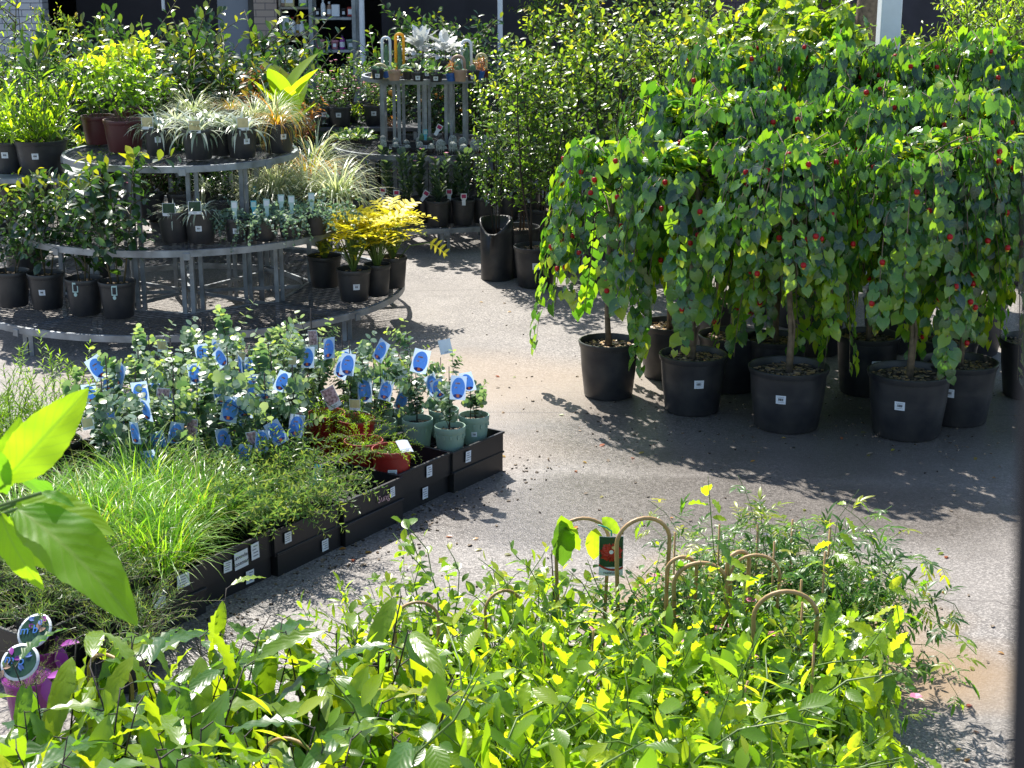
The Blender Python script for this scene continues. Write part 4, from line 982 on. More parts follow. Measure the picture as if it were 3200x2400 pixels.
tall(2500, 1030, 'talllong', 'tall shrub with long leaves rising out of the weeping crowns, middle', .2, .36, 1.08)
tall(2985, 960, 'talllong', 'tall shrub with orange tipped long leaves right of the thick white post', .2, .36, .98)
tall(2960, 800, 'bigleafy', 'big leafy shrub right behind the thick white post', .25, .4, 1.)
tall(3100, 830, 'bigleafy', 'big leafy shrub filling the top right corner', .25, .4, 1.05)
tall(3230, 900, 'bigleafy', 'big leafy shrub cut by the right picture edge', .25, .4, 1.05)
tall(3070, 700, 'bigleafy', 'big leafy shrub behind the other two at the top right', .25, .4, 1.12)
tall(2800, 720, 'bigleafy', 'big leafy shrub peeping out left of the thick white post', .25, .4, .8)
# grow bag
gb = empty('grow_bag_plant', 'thin shrub in a tall creased black plastic grow bag beside the path', 'potted shrub', at(1552, 880, 0)+Vector((0, .12, 0)))
m = MB(); V = []; n = 28; prof = [(.135, 0), (.14, .02), (.14, .2), (.138, .4), (.142, .52), (.128, .525), (.12, .4)]
for i, (q, z) in enumerate(prof):
    for j in range(n):
        a = 2*PI*j/n; k = 1+.035*math.sin(3*a+i)+rv(-.015, .015); zz = z-(.13*max(0, math.cos(a+1.9))**2 if i in (4, 5) else 0); V.append((q*k*math.cos(a), q*k*math.sin(a), zz))
m.block(V, [(i*n+j, i*n+(j+1) % n, (i+1)*n+(j+1) % n, (i+1)*n+j) for i in range(len(prof)-1) for j in range(n)])
ob('bag', m.build('bag', ['black']), gb); ob('soil', soil_mesh(.12, 30), gb, (0, 0, .36)); grow('tallsmall', gb, .36, (.6, .6, .8))

# ------------------------------------------------------------------ plants on the large bench
def on(px, py, z, r=0.): p = at(px, py, z); p.y += r*.8; return p
Z1, Z2, Z3 = .225, .725, 1.25
bp = ('black', .125, .25)
D_ = (-.02, -.135, .17, (-.5, 0, 0))
for (px, py, lab, tg) in ((30, 965, 'potted shrub at the left edge of the bottom tier, dark foliage cut by the frame', ()), (138, 972, 'potted glossy shrub with a tilted white price sticker, second on the bottom tier', ()),
                          (258, 990, 'potted glossy shrub with a small folded photo label, third on the bottom tier', (('drop', -.03, -.125, .2),)), (362, 1000, 'potted spreading shrub with a large folded photo label, fourth on the bottom tier', (('drop', .01, -.13, .2),))):
    potted('potted_shrub', lab, 'potted shrub', on(px, py, Z1, .125), ('black', .13, .26), 'camellia', (1.1 if px > 100 else .95)*(1.3 if px > 300 else 1), GB, sticker=px == 138, tags=tg, rz=0, szf=.45, ss=.9)
for (px, py, lab) in ((60, 880, 'dark shrub standing behind the leftmost bottom tier pots'), (300, 905, 'dark shrub behind the third and fourth bottom tier pots')):
    potted('potted_shrub', lab, 'potted shrub', on(px, py, Z1, .12), bp, 'gloss', 1., GB, sticker=False)
GG = 'golden leaved plants in black pots'
for (px, py, lab, r, st) in ((1012, 903, 'golden divided leaf plant in the back left pot of four, dark lower leaves', .13, False), (1104, 948, 'golden divided leaf plant in the front pot of four, with a price sticker', .125, True), (1178, 930, 'golden divided leaf plant in the small pot tucked behind the front one', .1, False), (1226, 905, 'golden divided leaf plant in the right pot of four, one long frond leaning out', .11, False)):
    gp_ = potted('golden_leaf_plant', lab, 'potted plant', on(px, py, Z1, r), ('black', r, .24), 'gold', 1.3, GG, sticker=st, rz=.0, sang=.25, szf=.42, ss=.95)
m = MB(); m.tube([(0, 0, .0), (.1, 0, .12), (.26, -.03, .15)], .004, 5); ob('frond_stalk', m.build('frond_stalk', ['greenstem']), gp_, (.03, 0, .2))
m = MB(); m.leaves(T['lobed'], [((.26, -.03, .15), (1, -.1, -.5), (.3, -.6, .8), .17, .8)]); ob('frond', m.build('frond', ['gold']), gp_, (.03, 0, .2))
# middle tier
for (px, py, key, sc, pot, lab, nm, tg, st) in (
    (25, 612, 'gloss', .9, bp, 'dark shrub in a black pot at the left end of the middle tier', 'potted_shrub', (), False),
    (112, 618, 'redbush', .8, bp, 'shrub with clusters of red leaves in a black pot, middle tier', 'potted_shrub', (('cyanstick', -.05, -.05, .24),), False),
    (205, 640, 'gloss', .8, bp, 'dark glossy shrub right of the red leaved one on the middle tier', 'potted_shrub', (), False),
    (300, 655, 'broad', .8, bp, 'shrub with magenta and blue tags half hidden on the middle tier', 'potted_shrub', (('magstick', .04, -.1, .24),), False),
    (540, 762, 'silverstrap', .8, ('black', .115, .22), 'silver strap leaved plant with square photo tag, left of its twin, middle tier', 'strap_leaf_plant', (('quad', -.01, -.11, .29),), False),
    (622, 765, 'silverstrap', .85, ('black', .115, .24), 'silver strap leaved plant with a square photo tag and a price sticker, middle tier', 'strap_leaf_plant', (('quad', -.01, -.12, .31),), True),
    (738, 760, 'trail', .8, ('black', .09, .17), 'small blue green trailing plant in a pot with a price sticker, middle tier', 'trailing_plant', (('palestick', .0, -.075, .17),), True),
    (822, 757, 'trail', 1.25, ('black', .09, .17), 'blue green trailing plant with pale tags, second along the middle tier', 'trailing_plant', (('palestick', .03, -.03, .17), ('cyanstick', -.06, -.04, .17)), False),
    (905, 748, 'trail', 1.25, ('black', .09, .17), 'blue green trailing plant with pale tags, third along the middle tier', 'trailing_plant', (('palestick', .02, -.05, .18), ('palestick', -.06, 0, .18)), False),
    (985, 738, 'trail', 1.25, ('black', .09, .17), 'blue green trailing plant at the right end of the middle tier', 'trailing_plant', (('palestick', -.02, -.05, .18),), False),
    (405, 660, 'camellia', .55, ('black', .1, .2), 'small glossy shrub in the second line of the middle tier, behind the tall front shrubs', 'potted_shrub', (), False),
    (470, 690, 'smallfl', .9, ('black', .1, .2), 'small flowering shrub left of the square photo tags, middle tier', 'potted_shrub', (), False),
    (560, 690, 'gloss', .7, ('black', .1, .2), 'dark glossy shrub in the second line behind the strap leaved pair, middle tier', 'potted_shrub', (), False),
    (640, 670, 'silverstrap', 1.1, ('black', .1, .2), 'silver strap leaved plant in the second line of the middle tier', 'strap_leaf_plant', (), False),
    (870, 655, 'varieg', 1.1, ('black', .1, .2), 'pale arching grass deep inside the middle tier, left side of the mound', 'arching_grass', (), False),
    (690, 700, 'gloss', .55, ('black', .1, .18), 'dark small shrub in the second line of the middle tier', 'potted_shrub', (), False),
    (780, 690, 'varieg', .9, ('black', .1, .18), 'pale arching grass just right of the dark small shrub, middle tier', 'arching_grass', (), False),
    (860, 690, 'varieg', 1.15, ('black', .11, .2), 'variegated arching grass behind the trailing plants, leftmost', 'arching_grass', (), False),
    (960, 680, 'varieg', 1.35, ('black', .12, .2), 'variegated arching grass forming the middle of the big pale mound', 'arching_grass', (), False),
    (1050, 700, 'varieg', 1.3, ('black', .12, .2), 'variegated arching grass spilling over the right end of the middle tier', 'arching_grass', (), False),
    (985, 610, 'varieg', 1.35, ('black', .12, .22), 'variegated arching grass at the top of the pale mound', 'arching_grass', (), False)):
    potted(nm, lab, 'potted plant' if nm != 'potted_shrub' else 'potted shrub', on(px, py, Z2, pot[1]), pot, key, sc, GB, sticker=st, tags=tg, rz=0, sang=.05, szf=.4, ss=.85)
# top tier
for (px, py, key, sc, pot, lab, nm, tg, st) in (
    (380, 480, 'broad', 1.05, ('maroon', .15, .24), 'yellow green shrub in the larger maroon pot', 'potted_shrub', (), False),
    (302, 455, 'broad', .95, ('maroon', .13, .22), 'yellow green shrub in the smaller maroon pot at the left', 'potted_shrub', (), False),
    (405, 430, 'broad', 1.15, ('maroon', .13, .22), 'tallest yellow green shrub with a single long shoot, maroon pot at the back', 'potted_shrub', (), False),
    (493, 490, 'silverstrap', 1.2, ('black', .115, .21), 'silver strap leaved plant with cream tag, leftmost on the top tier', 'strap_leaf_plant', (('creamphoto', -.06, -.1, .29),), True),
    (615, 503, 'silverstrap', 1.25, ('black', .115, .22), 'silver strap leaved plant with cream tag, middle of the top tier front', 'strap_leaf_plant', (('creamphoto', .0, -.11, .29),), False),
    (690, 490, 'silverstrap', 1.25, ('black', .11, .22), 'silver strap leaved plant wedged between its neighbours on the top tier', 'strap_leaf_plant', (), False),
    (752, 498, 'silverstrap', 1.25, ('black', .115, .22), 'silver strap leaved plant with a price sticker at the right of the black pots', 'strap_leaf_plant', (('creamphoto', .03, -.11, .3),), True),
    (865, 482, 'orange', .85, ('black', .125, .22), 'orange and green grass plant trailing blades down its pot', 'grass_plant', (), True),
    (850, 450, 'varieg', 1., ('black', .1, .2), 'pale arching grass behind the orange and green one, top tier', 'arching_grass', (), False),
    (470, 440, 'broad', .7, ('black', .1, .2), 'small yellow green shrub between the maroon pots and the silver plants', 'potted_shrub', (), False),
    (545, 462, 'silverstrap', 1.1, ('black', .1, .2), 'silver strap leaved plant in the second line of the top tier, left', 'strap_leaf_plant', (), False),
    (650, 455, 'silverstrap', 1.1, ('black', .1, .2), 'silver strap leaved plant in the second line of the top tier, middle', 'strap_leaf_plant', (), False),
    (790, 455, 'varieg', .85, ('black', .1, .2), 'pale arching grass in the second line of the top tier, right', 'arching_grass', (), False),
    (600, 430, 'varieg', .9, ('black', .11, .2), 'pale arching grass at the back of the top tier behind the silver plants', 'arching_grass', (), False),
    (720, 420, 'orange', .6, ('black', .11, .2), 'yellow green grass at the back of the top tier', 'grass_plant', (), False)):
    potted(nm, lab, 'potted plant' if nm != 'potted_shrub' else 'potted shrub', on(px, py, Z3, pot[1]), pot, key, sc, GB, sticker=st, tags=tg, rz=0, sang=.1 if px < 700 else .5, szf=.5, ss=.85)
# plants to the left of and behind the large bench
def far(px, ytop, Y, key, h0, lab, nm='potted_shrub', pr=.16, ph=.28, gp='shrubs standing behind the round benches', pot='black', st=False, zb=0., hp=None, fl=8, tg=(), wide=1., cat='potted shrub'):
    p = atY(px, ytop, Y); s = max(.2, (p.z-zb-ph+.05)/h0)
    return potted(nm, lab, cat, (p.x, Y, zb), (pot, pr, ph), key, (s*wide, s*wide, s), gp, st, maxfl=fl, tags=tg)
far(40, 40, 15.8, 'bigleafy', 2.0, 'large leafy bush in the top left corner', pr=.22)
far(-60, -60, 15.5, 'bigleafy', 2.0, 'large leafy bush cut by the left picture edge', pr=.22)
far(30, 120, 13.6, 'gloss', .6, 'lobed bright green shrub left of the conifer-like one', wide=.8)
potted('potted_shrub', 'broad leaved shrub in a black pot with a price sticker at the left edge', 'potted shrub', (atY(25, 400, 12.3).x, 12.3, 1.055), ('black', .15, .24), 'climblance', 1.1, None, True, rz=0)
potted('potted_shrub', 'dense dark green bushy plant with lime tips in a wide black pot', 'potted shrub', (atY(125, 400, 12.2).x, 12.2, 1.055), ('black', .2, .26), ['finebush', 'climblance'], 1.2, None, True, rz=0, prz=0)
m = MB(); m.box((0, 0, 1.03), (1.1, .7, .04), bev=.005)
bt = empty('plank_table', 'grey table under the two black pots at the upper left', 'table', (atY(80, 400, 12.3).x-.05, 12.3, 0)); ob('table_top', m.build('table_top', ['steel']), bt)
for sx in (-.5, .5):
    for sy in (-.3, .3): m = MB(); m.bar((sx, sy, 0), (sx, sy, 1.0), .035, .035); ob('leg', m.build('leg', ['steel']), bt)
far(170, 20, 17.5, 'tallsmall', 1.75, 'thin dark wispy shrub in front of the white brick pillar', wide=.6)
far(500, 85, 14.6, 'citrus', 1.0, 'dense glossy bush with yellow tips, leftmost of three in front of the shop', pr=.2)
far(610, 75, 14.9, 'citrus', 1.0, 'dense glossy bush with yellow tips, middle of three in front of the shop', pr=.2)
far(715, 130, 14.5, 'citrus', 1.0, 'dense glossy bush with yellow tips, right of three in front of the grey panel', pr=.2)
far(250, 110, 14.8, 'citrus', 1.0, 'glossy bush behind the maroon pots', pr=.2)
far(885, 160, 13.85, 'canna', .42, 'plant with large paddle shaped lime leaves right of the bushes', 'paddle_leaf_plant', .15, .25, st=False, cat='potted plant', zb=.747)
far(805, 225, 14.1, 'redbush', .4, 'pink and orange leaved plant left of the paddle leaved one', 'red_leaf_plant', zb=.747, cat='potted plant')
far(950, 310, 14.2, 'redbush', .4, 'orange leaved plant right of and below the paddle leaved one', 'red_leaf_plant', zb=.747, cat='potted plant')
potted('grass_plant', 'large orange and lime grass arching out beyond the top tier at the right', 'potted plant', (atY(965, 480, 12.55).x, 12.55, Z2), ('black', .13, .25), 'orange', 1.25, None, False)
m = MB(); m.box((0, 0, .93), (1.5, .9, .04), bev=.005)
bt = empty('display_table', 'grey table left of the small bench carrying flowering plants', 'table', (atY(1090, 300, 16.6).x, 16.6, 0)); ob('table_top', m.build('table_top', ['mesh']), bt)
for sx in (-.7, .7):
    for sy in (-.4, .4): m = MB(); m.bar((sx, sy, 0), (sx, sy, .91), .035, .035); ob('leg', m.build('leg', ['steel']), bt)
for i, (px, yt, Y, lab) in enumerate(((1010, 240, 16.3, 'small pink flowered plant in front of the brick pillar line, leftmost'), (1085, 200, 16.6, 'small pink flowered plant, tallest of its row'), (1150, 220, 16.8, 'small pink and white flowered plant next to the back bench top'), (1060, 290, 16.25, 'small flowered plant with a price sticker low on its black pot'), (1170, 250, 16.4, 'small purple flowered plant touching the back bench'))):
    far(px, yt, Y, 'smallfl', .42, lab, 'flowering_plant', .12, .2, 'small flowering plants behind the benches', zb=.952, st=True, fl=8, cat='potted plant')
for i, (px, yt, Y, lab) in enumerate(((1235, 60, 17.6, 'citrus bush with orange fruit behind the back bench, leftmost'), (1340, 40, 17.9, 'citrus bush with orange fruit straight behind the silver leaved plant'), (1450, 50, 17.6, 'citrus bush with orange fruit right of centre'), (1540, 90, 17.2, 'citrus bush with orange fruit beside the thin white post'), (1290, 150, 16.9, 'lower citrus bush in front of the fruiting row, left'), (1440, 170, 16.9, 'lower citrus bush in front of the fruiting row, right'), (1180, 190, 17.3, 'citrus bush in front of the metal rack'))):
    o = far(px, yt, Y, 'citrusfruit', 1.25, lab, 'citrus_bush', .2, .32, 'citrus bushes behind the small bench')
    for k in range(4): a = rv(PI, 2*PI); ob('fruit', FL('orangefr', 'fruit'), o, (.36*math.cos(a), .36*math.sin(a), rv(.7, 1.5)), 0)
for i, (px, yt, Y, lab) in enumerate(((1000, 330, 16.3, 'dark shrub in the gap between the two benches'), (1120, 330, 17.0, 'shrub seen between flowering plants and the small bench'), (1620, 330, 16.6, 'shrub seen right of the small bench'), (900, 150, 17.5, 'shrub below the timber shelf'), (1010, 175, 18., 'shrub in front of the metal rack foot'), (330, 60, 17.8, 'dark shrub in the shaded shop opening, left'), (590, 40, 18.6, 'dark shrub in the shaded shop opening, right'))):
    far(px, yt, Y, 'gloss', .6, lab, pr=.2, ph=.3, wide=.7 if yt < 200 else 1.)
m = MB(); m.box((0, 0, .725), (.95, .7, .04), bev=.005)
bt = empty('display_table', 'low grey table behind the large bench under the paddle leaved plant', 'table', (atY(880, 300, 14.1).x, 14.1, 0)); ob('table_top', m.build('table_top', ['mesh']), bt)
for sx in (-.42, .42):
    for sy in (-.3, .3): m = MB(); m.bar((sx, sy, 0), (sx, sy, .7), .035, .035); ob('leg', m.build('leg', ['steel']), bt)
# background trees under the roof
for (px, lab) in ((1720, 'dark hanging foliage plant left under the shop roof'), (1900, 'dark hanging foliage plant in the middle under the shop roof'), (2060, 'dark hanging foliage plant left of the purple brick wall')):
    far(px, -60, 19.6, 'bigleafy', 2.0, lab, pr=.25, ph=.4, gp='plants under the shop roof')

# ------------------------------------------------------------------ small bench plants
Z1b, Z2b, Z3b = .235, .845, 1.515
GS = 'small pots on the back bench'
# bottom tier: desert roses
for (px, py, lab, tg, r, st) in ((1225, 690, 'grey green plant with a pink flower, leftmost on the bottom tier', (('magstick', -.08, -.09, .2),), .12, False),
    (1275, 705, 'upright grey green plant with a label leaning left', (('magstick', -.1, -.1, .22),), .12, True), (1318, 700, 'upright grey green plant with a pink bloom at bench height', (('magstick', .0, -.12, .22, (0, .6, 0)),), .11, False),
    (1368, 712, 'upright grey green plant without label in the middle of the bottom tier', (), .115, False), (1412, 700, 'upright grey green plant with its label at the left rim', (('magstick', -.02, -.12, .22),), .11, False),
    (1447, 708, 'upright grey green plant with its label on the right', (('magstick', .01, -.12, .2),), .11, False), (1508, 700, 'grey green plant with one bare stem and a label, right end of the bottom tier', (('magstick', .05, -.12, .2),), .11, False),
    (1590, 690, 'grey green plant half hidden by the tall shrubs at the right', (), .11, False), (1655, 680, 'grey green plant furthest right on the bottom tier', (), .11, True)):
    potted('grey_leaf_plant', lab, 'potted plant', on(px, py, Z1b, r), ('black', r, .24), 'desert', 1.2 if px != 1508 else .9, 'grey leaved plants on the bottom tier of the back bench', sticker=st, tags=tg, rz=0, szf=.6, ss=.8)
# middle tier: shallow trays with cacti
def shallow(px, py, z, w_, d_, h_, mat, lab, nst=3):
    t = empty('shallow_tray', lab, 'tray', on(px, py, z, d_*.5)); m = MB()
    m.box((0, 0, .004), (w_, d_, .008)); 
    for s in (-1, 1): m.box((s*(w_/2+.003), 0, h_/2), (.006, d_+.012, h_)); m.box((0, s*(d_/2+.003), h_/2), (w_-.001, .006, h_-.001)); m.box((0, s*(d_/2+.007), h_-.004), (w_+.03, .01, .008))
    ob('tray_body', m.build('tray_body', [mat]), t)
    for i in range(nst): ob('price_sticker', STK, t, ((i-1)*.055-.02, -d_/2-.0075, .012), 0)
    return t
def stkm(txt=True):
    m = MB(); m.box((0, 0, .02), (.05, .002, .04)); x = -.018
    while x < .015: q = rnd.choice([.002, .003, .005]); m.box((x, -.0015, .02), (q, .002, .014), mat=1); x += q+.003
    m.box((0, -.0015, .034), (.036, .002, .003), mat=1); return m.build('price_sticker', ['card', 'ink'])
STK = stkm()
ts = [shallow(1250, 468, Z2b, .42, .26, .05, 'black', 'black shallow tray of round white cacti with three stickers'), shallow(1462, 478, Z2b, .42, .24, .05, 'maroon', 'maroon shallow tray of hairy white cacti with three stickers'), shallow(1115, 448, Z2b, .28, .24, .05, 'black', 'black shallow tray of small succulents at the left end', 1), shallow(1590, 462, Z2b, .3, .24, .05, 'black', 'black shallow tray at the right end of the middle tier', 0)]
def mini(px, py, z, key, label, nm, pot=('black', .035, .05), sc=1., cat='cactus', gp=GS, tags=()):
    return potted(nm, label, cat, on(px, py, z, .0), pot, key, sc, gp, False, chips=6, tags=tags)
L1 = [mini(1198+i*38+rv(-4, 4), 468-(8 if j else -6)+i*1.5, Z2b+.01+j*.0, 'cactw', '', 'potted_cactus', sc=1.5) for j in (0, 1) for i in range(6)]
rank(L1[:6], 'round white cactus in the front line of the black tray, {o}'); rank(L1[6:], 'round white cactus in the back line of the black tray, {o}')
L2 = [mini(1380+i*34+rv(-4, 4), 478-(10 if j else -4), Z2b+.01, 'cactw', '', 'potted_cactus', sc=1.9) for j in (0, 1) for i in range(5)]
rank(L2[:5], 'hairy white cactus in the front line of the maroon tray, {o}'); rank(L2[5:], 'hairy white cactus in the back line of the maroon tray, {o}')
L3 = [mini(1075+i*30, 446-(6 if j else -4), Z2b+.01, 'succ', '', 'potted_succulent', sc=1.6, cat='succulent') for j in (0, 1) for i in range(3)]
rank(L3[:3], 'small rosette succulent at the front of the left end tray, {o}'); rank(L3[3:], 'small rosette succulent at the back of the left end tray, {o}')
L4 = [mini(1555+i*34, 462, Z2b+.01, 'succ', '', 'potted_succulent', sc=1.8, cat='succulent') for i in range(3)]
rank(L4, 'rosette succulent in the right end tray, {o}')
potted('potted_cactus', 'square black pot with a teal label between the two cactus trays', 'cactus', on(1330, 478, Z2b, .06), ('black', .065, .12), 'cactg', 1.6, GS, True, tags=(('cyanstick', 0, -.04, .1), ('magstick', .09, 0, .16, (0, .5, 0))), rz=0, szf=.35, ss=.7)
for (px, py, key, sc, lab) in ((1130, 425, 'bonsai', 1.1, 'miniature tree with lime crown behind the left succulents'), (1185, 420, 'bonsai', 1.3, 'miniature tree with twisted trunks in front of the bench legs'), (1090, 420, 'succ', 2.6, 'taller grey succulent at the far left of the middle tier'), (1225, 428, 'redbush', .4, 'yellowish succulent bush behind the white cacti'), (1570, 430, 'succ', 2.6, 'pale succulent right of the bench legs'), (1400, 440, 'cact', 2., 'columnar white tipped cactus behind the maroon tray')):
    potted('miniature_plant', lab, 'potted plant', on(px, py, Z2b, .05), ('black', .06, .08), key, sc, GS, False, chips=10)
# top disc
def archtop(col, h, w_, lab, px, py):    # small pot with a keyhole shaped arch ornament holding a slim cactus
    r = empty('arch_ornament', lab, 'ornament', on(px, py, Z3b, .02)); m = MB(); pts = [(-w_/2, 0, 0)]+[(-math.cos(PI*i/10)*w_/2, 0, h-w_/2+math.sin(PI*i/10)*w_/2) for i in range(11)]+[(w_/2, 0, 0)]
    m.tube(pts, .014, 8); m.box((0, 0, .006), (w_+.05, .08, .012), bev=.003); ob('arch', m.build('arch', [col]), r)
    m = MB(); m.lathe([(w_*.22, .01), (w_*.3, .04), (w_*.3, h*.6), (w_*.15, h*.78), (.002, h*.8)], 12); ob('cactus', m.build('cactus', ['cact']), r)
archtop('whiteglaze', .36, .075, 'tall white arch ornament at the left of the top disc', 1208, 238); archtop('yelfl', .39, .075, 'tall yellow arch ornament, second from the left', 1250, 236)
archtop('tan', .2, .12, 'wide terracotta arch ornament right of the middle', 1432, 243); archtop('whiteglaze', .32, .09, 'tall white arch ornament behind the terracotta one', 1458, 232); archtop('cream', .2, .09, 'short cream arch ornament at the right end', 1505, 236)
archtop('cream', .13, .14, 'low wide sandy arch ornament at the left end', 1188, 246)
for (px, py, pot, key, sc, lab, st) in ((1180, 250, ('black', .06, .1), 'cactg', 1.2, 'black pot of cacti with a sticker, leftmost on the top disc', True), (1232, 254, ('tan', .06, .1), 'succ', 1.4, 'tan pot with red topped cactus near the left of the top disc', False), (1275, 250, ('black', .06, .11), 'cactg', 1.2, 'plain black pot right of the tan one', False),
    (1306, 256, ('black', .06, .09), 'succ', 1.8, 'black pot with a large sticker, left of the middle', True), (1335, 245, ('black', .06, .12), 'cactg', 1.4, 'taller black pot just behind the two stickered ones', True), (1362, 258, ('black', .065, .09), 'succ', 1.8, 'black pot with a large sticker, right of the middle', True),
    (1410, 256, ('blue', .05, .08), 'redbush', .35, 'blue pot with a crimson topped plant', False), (1438, 257, ('tan', .06, .11), 'cactg', 1.2, 'tan pot in front of the terracotta arch', False), (1478, 254, ('black', .06, .1), 'cact', 1.4, 'black pot with a sticker and spiky cactus, near the right end', True), (1498, 250, ('blue', .05, .08), 'redbush', .4, 'blue pot with a red topped plant at the right end', False), (1205, 247, ('blue', .04, .07), 'cact', .9, 'tiny blue pot between the left black pot and the tan one', False), (1515, 246, ('maroon', .04, .08), 'cact', 1., 'maroon small pot at the extreme right of the top disc', False)):
    potted('potted_cactus', lab, 'cactus', on(px, py, Z3b, .05), pot, key, sc, GS, st, chips=10, rz=0, szf=.2, ss=.85)
for (px, py, lab) in ((1320, 232, 'silver white rosette plant on the top disc, left one'), (1392, 232, 'silver white rosette plant on the top disc, right one')):
    potted('silver_plant', lab, 'potted plant', on(px, py, Z3b, .08), ('black', .08, .12), 'rosette', 1.35, GS, False)
# ------------------------------------------------------------------ crates on the ground
O_ = at(1574, 1470, 0); U = Vector((-.56, -.83, 0)).normalized(); Vv = Vector((U.y, -U.x, 0)); RZ = math.atan2(-U.y, -U.x)   # local +x runs back along the row
CL, CW, CH = .455, .44, .205
def pos(i, j, z=0.): return O_ + U*CL*(i+.5) + Vv*CW*(j+.5) + Vector((0, 0, z))
def crate_mesh(h=.115, base=.0):
    m = MB(); a, b, w_ = CL/2-.004, CW/2-.004, .005
    for s in (-1, 1):
        m.box((0, s*(b-w_/2), h/2), (2*a, w_, h)); m.box((s*(a-w_/2), 0, h/2), (w_, 2*b-2*w_, h))
        m.box((0, s*(b+.0035), h-.006), (2*a+.014, .009, .012), bev=.002); m.box((s*(a+.0035), 0, h-.006), (.009, 2*b-.002, .012), bev=.002)
    for k in range(9): m.box((-a+2*a*(k+.5)/9, 0, .004), (.022, 2*b-.012, .006))
    for k in range(7): m.box((0, -b+2*b*(k+.5)/7, .0085), (2*a-.012, .018, .003))
    return m.build('crate', ['blackcrate'])
CM = crate_mesh(); CMT = crate_mesh(.125)
GC = 'black nursery crates on the ground'
def face_label(par, x, z, w_, h_, txt=None, y=-CW/2-.0045, tilt=0.):
    m = MB(); m.box((0, 0, 0), (w_, .0012, h_), bev=0)
    if not txt:
        for k in range(4): m.box((rv(-.006, .006), -.0009, h_*(.32-.2*k)), (w_*rv(.45, .75), .001, h_*.07), mat=1)
    o = ob('paper_label', m.build('paper_label', ['card', 'greyink']), par, (x, y, z)); o.rotation_euler = (0, tilt, 0)
    if txt:
        for k, t in enumerate(txt): q = ob('writing', text_mesh(t, h_*.34, 'ink'), o, (0, -.0014, h_*(.2-.38*k))); q.rotation_euler = (PI/2, 0, 0)
    return o
crt = {}
def crate(i, j, lab, top=True, labs=()):
    off = Vv*(rv(-.008, .012) if j else [.0, .035, -.02, .0, .03, -.01, .02][i])
    lo = ob('crate', CM, None, pos(i, j)+off, RZ+rv(-.02, .02)); tag(lo, lab+', lower', 'crate', GC)
    if top:
        t = ob('crate', CMT, None, pos(i, j, .1)+off*.6+U*rv(-.012, .012), RZ+rv(-.03, .03)); tag(t, lab+', upper', 'crate', GC)
        for a in labs: face_label(t if a[1] > .0 else lo, a[0], a[1] if a[1] > 0 else -a[1], a[2], a[3], a[4] if len(a) > 4 else None, tilt=rv(-.05, .05))
        crt[(i, j)] = t
    return lo
crate(0, 0, 'black crate at the right end of the block holding mint green pots', labs=((-.1, .07, .045, .06),))
crate(1, 0, 'black crate holding red pots, second from the right end', labs=((.03, .075, .045, .06), (.015, -.06, .045, .06)))
tx = crate(2, 0, 'empty black crate in the front row with a purple lettered patch', labs=((.14, .07, .035, .05),))
q = ob('writing', text_mesh('Sung', .05, 'tagpink'), crt[(2, 0)], (.07, -CW/2-.005, .06)); q.rotation_euler = (PI/2, 0, 0)
crate(3, 0, 'black crate under a spreading small leaved plant trailing over its edge', labs=((-.14, .07, .045, .05), (.1, -.05, .045, .055)))
crate(4, 0, 'black crate with the Lavender Rosemary label', labs=((.01, .055, .085, .08, ('Lavender', 'Rosemary')), (.1, .065, .05, .075), (-.075, .05, .05, .05), (.08, -.05, .05, .06)))
crate(5, 0, 'black crate with the torn label under the green grass clump', labs=((-.04, .055, .07, .08, ('Rosemary',)), (.1, .09, .07, .06)))
crate(6, 0, 'black crate at the near left end of the front row, mostly hidden by leaves')
for j in (1, 2, 3):
    for i in range(0, 6):
        if (i, j) in ((0, 3),): continue
        crate(i, j, 'black crate buried under plants, %s row, %s from the path end' % (['second', 'third', 'fourth'][j-1], ['first', 'second', 'third', 'fourth', 'fifth', 'sixth'][i]))
# pots standing in them
MP = ('mint', .082, .16); RP = ('red', .1, .23); BPc = ('black', .08, .15)
euc = []
def inpos(i, j, k):     # quarter k of a crate
    d = [(-.25, -.24), (.25, -.24), (-.25, .24), (.25, .24)][k]
    return pos(i, j) + U*CL*d[0] + Vv*CW*d[1] + Vector((rv(-.01, .01), rv(-.01, .01), .115))
def eucp(i, j, k, tg=None, key='euc', sc=1.):
    p = inpos(i, j, k); hgt = rv(.1, .34)
    if proj(p)[0] < 330: return None
    tags = ()
    if tg: tags = ((tg, rv(-.05, .05), -.12, .24+hgt, (rv(-.35, .1), rv(-.3, .3), rv(-.55, .35))),)
    if tg == 'blue' and rnd.random() < .8: tags += (('blue', rv(-.1, .1), rv(-.15, -.05), .24+rv(.05, .4), (rv(-.6, .3), rv(-.5, .5), rv(-1., 1.))),)
    if (i, j) == (0, 0): p.z += .05
    if tg and rnd.random() < .45: tags += (('blue', rv(-.09, .09), rv(-.13, -.04), .28+rv(.0, .14), (rv(-.4, .2), rv(-.4, .4), rv(-.7, .7))),)
    o = potted('eucalyptus', 'x', 'potted eucalyptus', p, MP, key, sc*rv(.85, 1.15), 'silver round leaved eucalyptus in mint pots', tg is None, tags=tags, rz=rv(-.2, .2), chips=30, szf=.35, ss=.6)
    euc.append((j, k//2, o)); return o
for (i, j) in ((0, 0),):
    for k in range(4): eucp(i, j, k, 'blue' if k in (1, 3) else ('white' if k == 2 else None), 'eucshort' if k in (0,) else 'euc', .9)
for j in (1, 2, 3):
    for i in range(0, 5 if j > 1 else 4):
        if (i, j) == (0, 3): continue
        if (i, j) in ((1, 1), (3, 1)): continue
        for k in range(4): eucp(i, j, k, rnd.choice(['blue', 'blue', 'blue', 'blue', 'blue', 'white', 'blue', 'cream', 'blue', 'pink']), 'euc', 1.2)
